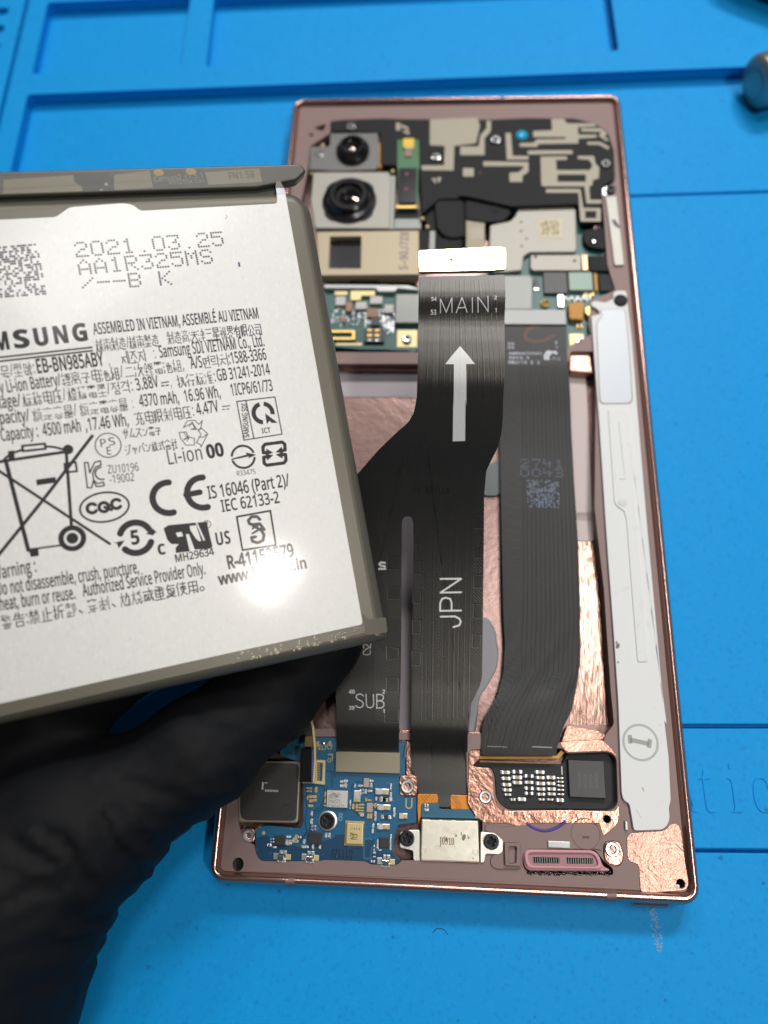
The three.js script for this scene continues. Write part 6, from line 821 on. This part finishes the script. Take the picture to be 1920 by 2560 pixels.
    // four arrows square
    for (const [a, b] of [[0, 0], [1, 0], [1, 1], [0, 1]]) { const O = [[-13.77,38.47]][0], X = [[-10.25,38.48]][0], Y2 = [[-14.08,41.83]][0], Pq = (u, v) => [O[0] + (X[0] - O[0]) * u + (Y2[0] - O[0]) * v, O[1] + (X[1] - O[1]) * u + (Y2[1] - O[1]) * v]; const f = (u, v) => Pq(a ? 1 - u : u, b ? 1 - v : v); strokes(g, [[f(0.46, 0.04), f(0.14, 0.04), f(0.04, 0.14), f(0.04, 0.40), f(0.24, 0.42)]], 0.48, D); Fl([f(0.18, 0.24), f(0.45, 0.45), f(0.14, 0.52)]); }
    // KC mark
    S([[-38.06,37.86],[-37.6,37.89],[-37.58,39.33],[-36.75,37.98],[-36,37.88],[-35.99,38.46],[-36.78,38.68],[-37.24,39.46],[-37.23,40.44],[-36.78,40.96],[-36.04,40.85],[-36,41.36],[-37.03,41.34],[-37.28,40.46],[-37.66,41.41],[-38.19,41.3]], 0.17, true); { const m = [[-36.06,39.63]][0]; g.lineWidth = 0.2; g.beginPath(); g.arc(m[0], m[1], 0.85, 1.4, 4.7); g.stroke(); }
    T('ZU10196', [[-35.31,39.84],[-31.17,40]], 1.12); T('-19002', [[-35.28,41.23],[-31.96,41.32]], 1.12);
    // CQC oval
    { const m = [[-36.41,44.29]][0], e = [[-33.19,44.33]][0]; g.lineWidth = 0.26; g.beginPath(); g.ellipse(m[0], m[1], d2(m, e) * 0.98, 2.0, 0, 0, 7); g.stroke(); g.lineWidth = 0.44; const [a, b, c] = [[-38.02,44.2],[-36.5,44.28],[-34.84,44.1]]; for (const [p, s0, s1] of [[a, 0.7, 5.6], [b, 0, 6.3], [c, 0.7, 5.6]]) { g.beginPath(); g.arc(p[0], p[1], 0.62, s0, s1); g.stroke(); } S([[-36.41,44.29],[-35.59,44.79]], 0.4); }
    // crossed out wheeled bin
    strokes(g, [[[-47.66,36.34],[-46.65,48.46]]], 0.5, D); strokes(g, [[[-46.64,48.4],[-42.4,48.52]]], 0.24, D); strokes(g, [[[-40.12,36.17],[-40.98,46.55]]], 0.4, D); strokes(g, [[[-48.67,36.3],[-47.93,36.24],[-40.26,36.05]]], 0.4, D); strokes(g, [[[-47.92,36.11],[-47.25,35.58],[-46.62,35.31],[-45.55,35.06]], [[-42.54,34.97],[-41.51,35.21],[-40.36,35.7]]], 0.3, D);
    S([[-45.39,34.52],[-42.6,34.59],[-42.61,35.29],[-45.43,35.24]], 0.3, true); Fl([[-47.23,34.99],[-46.46,35],[-46.56,36.1],[-47.29,36.07]]); { const h = [[-39.83,35.77]][0]; g.beginPath(); g.arc(h[0], h[1], 0.66, 0, 7); g.fill(); const w = [[-41.08,47.82]][0]; g.beginPath(); g.arc(w[0], w[1], 1.75, 0, 7); g.fill(); g.fillStyle = 'rgb(222,221,219)'; g.beginPath(); g.arc(w[0], w[1], 1.08, 0, 7); g.fill(); g.fillStyle = D; g.beginPath(); g.arc(w[0], w[1], 0.74, 0, 7); g.fill(); }
    S([[-50.86,35.29],[-48.56,37.57],[-36.52,49.36]], 0.36); S([[-52.71,50.81],[-50.06,48.29],[-44.05,42.26],[-36.52,34.33]], 0.42); Fl([[-44.37,39.28],[-41.95,39.27],[-41.97,40.03],[-44.39,40.07]]); Fl([[-46.58,48.48],[-45.43,48.55],[-45.5,49.44],[-46.48,49.43]]); S([[-40.55,37.64],[-39.14,37.64],[-39.17,38.88],[-40.67,38.83]], 0.26, true);
    // CE
    { const C1 = [[-27.88,44.3]][0]; g.lineWidth = 0.86; g.beginPath(); g.arc(C1[0], C1[1], 2.16, 1.42, 4.86); g.stroke(); const C2 = [[-23.17,44.28]][0]; g.beginPath(); g.arc(C2[0], C2[1], 2.16, 1.42, 4.86); g.stroke(); S([[-25.5,44.25],[-23.6,44.17]], 0.8); }
    T('IS 16046 (Part 2)/', [[-22.56,45.37],[-10.7,45.23]], 1.72, { bold: 0.35 }); T('IEC 62133-2', [[-21.02,47.5],[-12.55,47.44]], 1.6, { bold: 0.35 });
    // arrow circle with a 5
    { const m = [[-33.07,49.11]][0]; g.lineWidth = 0.85; for (const [s, e] of [[-2.7, -0.45], [0.45, 2.45]]) { g.beginPath(); g.arc(m[0], m[1], 2.1, s, e); g.stroke(); } Fl([[-31.68,48.81],[-30.65,48.23],[-30.15,48.95],[-30.42,48.82],[-30.77,49.18]]); Fl([[-35.95,49.31],[-34.53,49.22],[-35.01,49.73],[-35.47,50.15],[-35.6,49.46]]); T('5', [[-33.79,50.07],[-32.55,50.08]], 1.95, { weight: 'bold', bold: 0.3 }); }
    T('c', [[-30.61,52.08],[-29.41,52.09]], 1.95, { weight: 'bold' });
    // mirrored R and U as one mark
    Fl([[-29.24,48.44],[-28.54,48.11],[-24.86,48.34],[-24.21,51.1],[-23.95,50.98],[-24.61,48.38],[-23.34,48.47],[-23.11,52.02],[-23.5,52.31],[-25.57,52.07],[-26,49.77],[-26.43,49.74],[-26.29,52.19],[-28.16,52.11],[-28.08,51.37],[-27.57,50.94],[-28.57,50.77],[-29.01,50.08]]); Fl([[-27.74,49.31],[-26.92,49.32],[-26.82,49.96],[-27.57,49.95]], 'rgb(222,221,219)'); Fl([[-25.72,49.3],[-25.2,50.52],[-24.8,51.04],[-24.5,51.01],[-24.83,48.72],[-25.72,48.66]], 'rgb(222,221,219)');
    T('US', [[-22.64,52.12],[-20.4,52.13]], 1.85, { weight: 'bold' }); { const r = [[-23.33,48.82]][0]; g.lineWidth = 0.08; g.beginPath(); g.arc(r[0], r[1], 0.52, 0, 7); g.stroke(); T('R', [[-23.57,49.01],[-23.15,49.04]], 0.55); } T('MH29634', [[-28.46,53.41],[-23,53.29]], 1.0, { bold: 0.4 });
    // boxed knot mark
    { const p = [[-19.08,48.45],[-14.2,48.34],[-14.26,53.36],[-19.07,53.29]]; g.lineJoin = 'round'; S(p, 0.26, true); strokes(g, [[[-15.9,49.35],[-16.23,48.87],[-17.02,48.78],[-17.55,49.24],[-17.47,49.72],[-17,49.93],[-16,49.97],[-15.53,50.89]], [[-17.06,50],[-15.96,50.93],[-15.69,51.61],[-15.96,52.41],[-16.77,52.63],[-17.45,52.3],[-17.52,51.72],[-16.93,51.72]]], 0.42, 'rgb(70,66,66)'); strokes(g, [[[-15.9,50.62],[-17.25,51.16]], [[-16,49.97],[-17.13,50.46]]], 0.3, 'rgb(70,66,66)'); }
    T('R-41152579', [[-21.56,55.64],[-11.81,55.45]], 1.75, { bold: 0.7, colour: 'rgb(62,56,56)' }); T('www.bis.gov.in', [[-23.07,57.64],[-10.27,57.48]], 1.5, { bold: 0.7, colour: 'rgb(62,56,56)' });
    T('Warning :', [[-51.33,51.67],[-45.98,51.53]], 1.62, { bold: 0.3 }); T('Do not disassemble, crush, puncture,', [[-51.19,53.77],[-33.29,54.02]], 1.62, { bold: 0.3 });
    T('heat, burn or reuse.', [[-51.11,55.76],[-41.8,55.97]], 1.62, { bold: 0.3 }); T('Authorized Service Provider Only.', [[[-40.88,55.88]][0], [[-24.58,55.79]][0]], 1.62, { bold: 0.3 }); T('警告:禁止拆卸、穿刺、燃烧或重复使用。', [[[-51.26,58.08]][0], [[-24.37,57.94]][0]], 1.62, { lw: 0.15 });
  });
  face.anisotropy = 4;
  const cell = plate([[-61, 0.2, 1], [-3.0, 0.2, 0.6], [-1.5, 0.7, 1], [0.1, 2.8, 1.4], [0.1, 70.3, 0.9], [-61, 70.3, 1]], -5.6, 0, { bevel: 1.9, seg: 7 });
  const wrap = phys([0.125, 0.112, 0.082], 0.45, 0.25, { ...bump(tile(grainTex, 7), 0.02), clearcoat: 0.35, clearcoatRoughness: 0.3 });
  add('cell', cell, wrap, battery);
  add('label', plate(outline, -0.03, 0.05, { r: 0.5 }), new THREE.MeshPhysicalMaterial({ map: face, roughness: 0.46, metalness: 0.2, clearcoat: 0.2, clearcoatRoughness: 0.1, ...bump(tile(fineTex, 4), 0.012) }), battery);
  add('tape_bridge', plate([[-60, -1.5], [-3.4, -1.5], [-3.4, 2.6], [-60, 2.6]], -2.0, -1.3), std([0.05, 0.047, 0.038], 0.45), battery);
  add('corner_tape', plate([[-3.24,66.5],[0.06,66.79],[-0.09,69.05],[-3.5,68.82]], -0.2, 0.035, { r: 0.3 }), phys([0.075, 0.068, 0.05], 0.4, 0.2), battery);
  // crinkles of clear tape along the lower edge
  add('tape_crinkle', (() => { const q = []; for (let i = 0; i < 60; i++) { const x = -40 + 39 * Math.sqrt(rnd()), s = new RoundedBoxGeometry(0.12 + rnd() * 0.4, 0.08, 0.12 + rnd() * 0.5, 1, 0.03); s.rotateY(rnd() * 3); s.translate(x, -0.02, 67.5 + rnd() * 1.3); q.push(s); } return mergeGeometries(q); })(), phys([0.3, 0.28, 0.22], 0.15, 0.4, { clearcoat: 1 }), battery).userData.kind = 'stuff';
  // protection board under smoky tape along the top
  const ends = [[-7.35,-4.01],[-0.52,-3.97],[0.01,-3.36],[0.27,-2.73],[-1.43,-1.35],[-7.82,-1.27]], zt = [[-42.86,-3.1],[-22.26,-3.74]][1][1];
  const strip = [[-61, zt - 0.1], ends[1], [ends[2][0], ends[2][1]], ends[3], ends[4], [ends[5][0], -0.35], [-61, -0.25]];
  const under = bedTex(-62, -6, 66, 8, 24, (g) => {
    g.fillStyle = 'rgb(68,65,57)'; g.fillRect(-62, -6, 66, 8); const P = (p, f) => { g.fillStyle = f; g.beginPath(); p.forEach((c, i) => (i ? g.lineTo(...c) : g.moveTo(...c))); g.closePath(); g.fill(); };
    const bg = 'rgb(114,106,86)';
    P([[-42.52,-2.66],[-33.43,-3.02],[-33.43,-2.08],[-32.45,-1.12],[-32.55,-0.42],[-43.01,-0.11]], bg); P([[-27.96,-2.94],[-22.97,-3.44],[-22.92,-0.88],[-28.3,-0.66]], bg); P([[-15.14,-2.96],[-6.94,-3.35],[-6.86,-1.22],[-14.9,-1.02]], 'rgb(118,111,92)'); P([[-33.4,-3.25],[-28.99,-3.28],[-28.11,-2.39],[-28.3,-0.66],[-32.55,-0.42],[-32.54,-1.43],[-33.43,-2.08]], 'rgb(48,47,44)'); P([[-22.99,-3.41],[-15.23,-3.62],[-15.11,-0.94],[-22.87,-0.7]], 'rgb(58,57,52)');
    for (const c of [[[-21.76,-3.08]][0], [[-17.13,-3.16]][0]]) { g.fillStyle = 'rgb(146,122,56)'; g.beginPath(); g.ellipse(c[0], c[1], 0.75, 0.5, 0, 0, 7); g.fill(); }
    ink(g, 'Canvas2_r7.5.1', ...[[-22.63,-1.71],[-15.33,-2.14]], 0.7, { colour: 'rgba(150,146,134,0.8)' }); ink(g, 'WH2104 031', ...[[-20.62,-1.21],[-15.33,-1.31]], 0.6, { colour: 'rgba(140,136,124,0.8)' }); ink(g, 'FN1 58', ...[[-11.77,-1.73],[-7.77,-1.92]], 1.0, { colour: 'rgba(84,78,64,0.9)', bold: 0.8 });
    g.fillStyle = 'rgba(170,168,160,0.8)'; for (const c of [[[-29.25,-1.56]][0], [[-30.03,-0.64]][0]]) { g.beginPath(); g.arc(c[0], c[1], 0.25, 0, 7); g.fill(); }
  });
  add('protection_board', plate(strip, -2.4, -0.25, { r: 0.3, bevel: 0.35, seg: 4 }), new THREE.MeshPhysicalMaterial({ map: under, roughness: 0.38, clearcoat: 0.3, clearcoatRoughness: 0.35, ...bump(tile(grainTex, 5), 0.02) }), battery);
  add('tape_flap', plate([[-4.78,-1.08],[-4.14,-1.15],[-3.78,-0.15],[-5.06,-0.04]], -0.2, 0.0, { r: 0.1 }), wrap, battery);
  add('label_tab', plate([[-5,-0.03],[-3.75,-0.01],[-3.76,0.96],[-5.04,0.95]], -0.02, 0.07, { r: 0.1 }), phys([0.75, 0.78, 0.82], 0.2, 0.5, { clearcoat: 0.6 }), battery);  // whitish blue reflection on the label end is painted into its colour
}

// ---------------------------------------------------------------- the hand in a black glove under the battery
{
  const J = (p, y, r) => ({ p: new THREE.Vector3(p[0], y, p[1]), r });
  const wrist = J([[-76.18,95.25]][0], 22, 22), arm = J([[-82.37,113.17]][0], 24, 27), heel = J([[-67.26,88.22]][0], 19, 14.5);
  const iM = J([[-55.1,74.39]][0], 20, 10), iP = J([[-38.42,63.46]][0], 20, 7.8), iD = J([[-29.34,54.25]][0], 14.5, 7.1), iT = J([[-20.97,44.81]][0], 12.6, 6.2);
  const mM = J([[-70.67,66.96]][0], 16, 9.2), mP = J([[-54.9,51.5]][0], 22, 7.3), mD = J([[-44.94,44.48]][0], 19, 6.9), mT = J([[-34.59,39.42]][0], 18.5, 6.4);
  const rM = J([[-80.87,67.32]][0], 15, 10), rP = J([[-66.75,50.2]][0], 24, 7.6), rD = J([[-58.72,41.71]][0], 23, 7.0), rT = J([[-51.64,35.33]][0], 24, 6.2);
  const lM = J([[-91.68,63.54]][0], 16, 9.4), lP = J([[-78.41,48.79]][0], 28, 7), lD = J([[-73.34,41.6]][0], 29, 6.4), lT = J([[-67.63,36.76]][0], 30, 5.6);
  const t0 = J([[-74.95,83.99]][0], 38, 13), t1 = J([[-71.68,73.27]][0], 52, 10), t2 = J([[-62.42,65.87]][0], 62, 8.6);
  const palm = [[arm, wrist], [wrist, heel], [wrist, iM], [wrist, mM], [wrist, rM], [wrist, lM], [heel, iM], [iM, mM], [mM, rM], [rM, lM]];
  const fingers = [[[iM, iP], [iP, iD], [iD, iT]], [[mM, mP], [mP, mD], [mD, mT]], [[rM, rP], [rP, rD], [rD, rT]], [[lM, lP], [lP, lD], [lD, lT]], [[wrist, t0], [t0, t1], [t1, t2]]];
  const lo = new THREE.Vector3(-165, 1.5, -6), hi = new THREE.Vector3(2, 84, 160), N = 150;
  const mc = new MarchingCubes(N, M.black, false, false, 400000); mc.isolation = 0;
  const sz = hi.clone().sub(lo), half = N / 2, f = mc.field, p = new THREE.Vector3();
  const seg = ([a, b]) => ({ a: a.p, d: b.p.clone().sub(a.p), l2: b.p.distanceToSquared(a.p), ra: a.r, rb: b.r });
  const palmB = palm.map(seg), fingB = fingers.map((q) => q.map(seg));
  const dist = (b) => { const dx = p.x - b.a.x, dy = p.y - b.a.y, dz = p.z - b.a.z, t = Math.max(0, Math.min(1, (dx * b.d.x + dy * b.d.y + dz * b.d.z) / b.l2)); return Math.hypot(dx - b.d.x * t, dy - b.d.y * t, dz - b.d.z * t) - (b.ra + (b.rb - b.ra) * t); };
  const crease = (pts, k) => ({ k, near: (x, z) => { let m = 99; for (let i = 0; i < pts.length - 1; i++) { const [ax, az] = pts[i], [bx, bz] = pts[i + 1], ux = bx - ax, uz = bz - az, t = Math.max(0, Math.min(1, ((x - ax) * ux + (z - az) * uz) / (ux * ux + uz * uz))); const d = Math.hypot(x - ax - ux * t, z - az - uz * t) + (t === 0 && i === 0 || t === 1 && i === pts.length - 2 ? 0.8 : 0); if (d < m) m = d; } return m; } });
  const creases = [crease([[-41.15,57.05],[-36.82,57.98],[-32.18,58.92],[-27.57,60.18],[-24.01,61.74]], 0.9), crease([[-48.3,66.45],[-43.69,67.89],[-38.79,69.54],[-33.67,70.86],[-31.76,70.37]], 1), crease([[-38.97,65.64],[-34.65,65.01],[-30.13,66.35]], 0.7), crease([[-47.53,70.99],[-46.33,74.2],[-44.16,77.15],[-42.01,79.62]], 1.5), crease([[-41.32,70.62],[-38.28,72.64],[-35.75,73.45]], 1), crease([[-43.84,73.7],[-40.86,75.95],[-39.52,77.3]], 1), crease([[-45.59,74.83],[-43.64,76.8],[-40.84,78.12]], 0.8), crease([[-54.18,73.92],[-51.07,74.74],[-49.15,77.84],[-47.31,80.96]], 1.3), crease([[-51.22,84.31],[-47.97,84.77],[-45.87,83.26]], 1.2), crease([[-57.68,83.19],[-54.43,80.64],[-50.1,79.85]], 1.2), crease([[-36.69,53.58],[-33.19,53.05],[-27.99,52.54]], 0.6), crease([[-32.45,63.3],[-29.01,61.86],[-25.63,60.35]], 0.7), crease([[-58.14,75.1],[-55.03,76.13],[-50.79,78.21],[-48.82,80.35]], 1.1), crease([[-55.98,88.18],[-52.83,86.99],[-48.72,87.59]], 1.1), crease([[-53.9,92.2],[-50.5,91.03],[-47.31,91.89]], 1.0), crease([[-35.96,67.26],[-33.21,67.47],[-30.54,66.9]], 0.7), crease([[-43.69,63.71],[-39.74,62.28],[-36,61.83]], 0.6), crease([[-46.52,69.49],[-43.7,70.31],[-40.79,71.87]], 0.7), crease([[-39.48,71.71],[-37.15,71.62],[-34.89,70.93]], 0.6), crease([[-30.09,65.77],[-27.85,63.73],[-26.64,61.71]], 0.6), crease([[-47.47,74.83],[-46.06,77.37],[-43.51,79.26]], 0.7), crease([[-42.97,75.1],[-41.07,76.78]], 0.7), crease([[-38.05,74.75],[-36.88,73.49]], 0.8)];
  const smin = (a, b, k) => { const h = Math.max(k - Math.abs(a - b), 0) / k; return Math.min(a, b) - h * h * k * 0.25; };
  for (let z = 0; z < N; z++) for (let y = 0; y < N; y++) for (let x = 0; x < N; x++) {
    p.set(lo.x + (x / N) * sz.x, lo.y + (y / N) * sz.y, lo.z + (z / N) * sz.z);
    let base = 99, sum = 99; for (const b of palmB) base = smin(base, dist(b), 6);
    sum = base; for (const F of fingB) { let q = 99; for (const b of F) q = smin(q, dist(b), 2.5); if (q < 20) sum = Math.min(sum, smin(base, q, 4)); }
    if (sum < 5) {   // the glove: broad unevenness and pulled creases
      sum += -0.5 * noise3.noise(p.x * 0.09, p.y * 0.09, p.z * 0.09) - 0.22 * noise3.noise(p.x * 0.3 + 7, p.y * 0.3, p.z * 0.3);
      for (const c of creases) { const d = c.near(p.x, p.z); if (d < 4) sum += c.k * 0.6 * (0.62 * Math.exp(-((d / 0.55) ** 2)) - 0.42 * Math.exp(-(((d - 1.5) / 0.9) ** 2))); }
    }
    f[x + y * N + z * N * N] = -sum;
  }
  mc.update();
  const c = mc.count, pos = new Float32Array(c * 3), nor = new Float32Array(c * 3), uv = new Float32Array(c * 2);
  for (let i = 0; i < c; i++) {
    const P = [0, 1, 2].map((k) => mc.positionArray[i * 3 + k]);
    const X = [lo.x, lo.y, lo.z].map((l, k) => l + ((P[k] * half + half) / N) * [sz.x, sz.y, sz.z][k]);
    pos.set(X, i * 3);
    const n = new THREE.Vector3(mc.normalArray[i * 3] / sz.x, mc.normalArray[i * 3 + 1] / sz.y, mc.normalArray[i * 3 + 2] / sz.z).normalize(); nor.set(n.toArray(), i * 3);
    uv.set([X[0] + X[1] * 0.6, X[2] - X[1] * 0.6], i * 2);
  }
  const g = new THREE.BufferGeometry(); g.setAttribute('position', new THREE.BufferAttribute(pos, 3)); g.setAttribute('normal', new THREE.BufferAttribute(nor, 3)); g.setAttribute('uv', new THREE.BufferAttribute(uv, 2));
  const skin = phys([0.0058, 0.0064, 0.0080], 0.64, 0, { specularIntensity: 0.32, ...bump(tile(fineTex, 8), 0.03) });
  const hand = add('person', g, skin); hand.userData = { label: 'hand of a person in a black rubber glove, fingers under the battery', category: 'person' };
}

renderer.render(scene, camera);
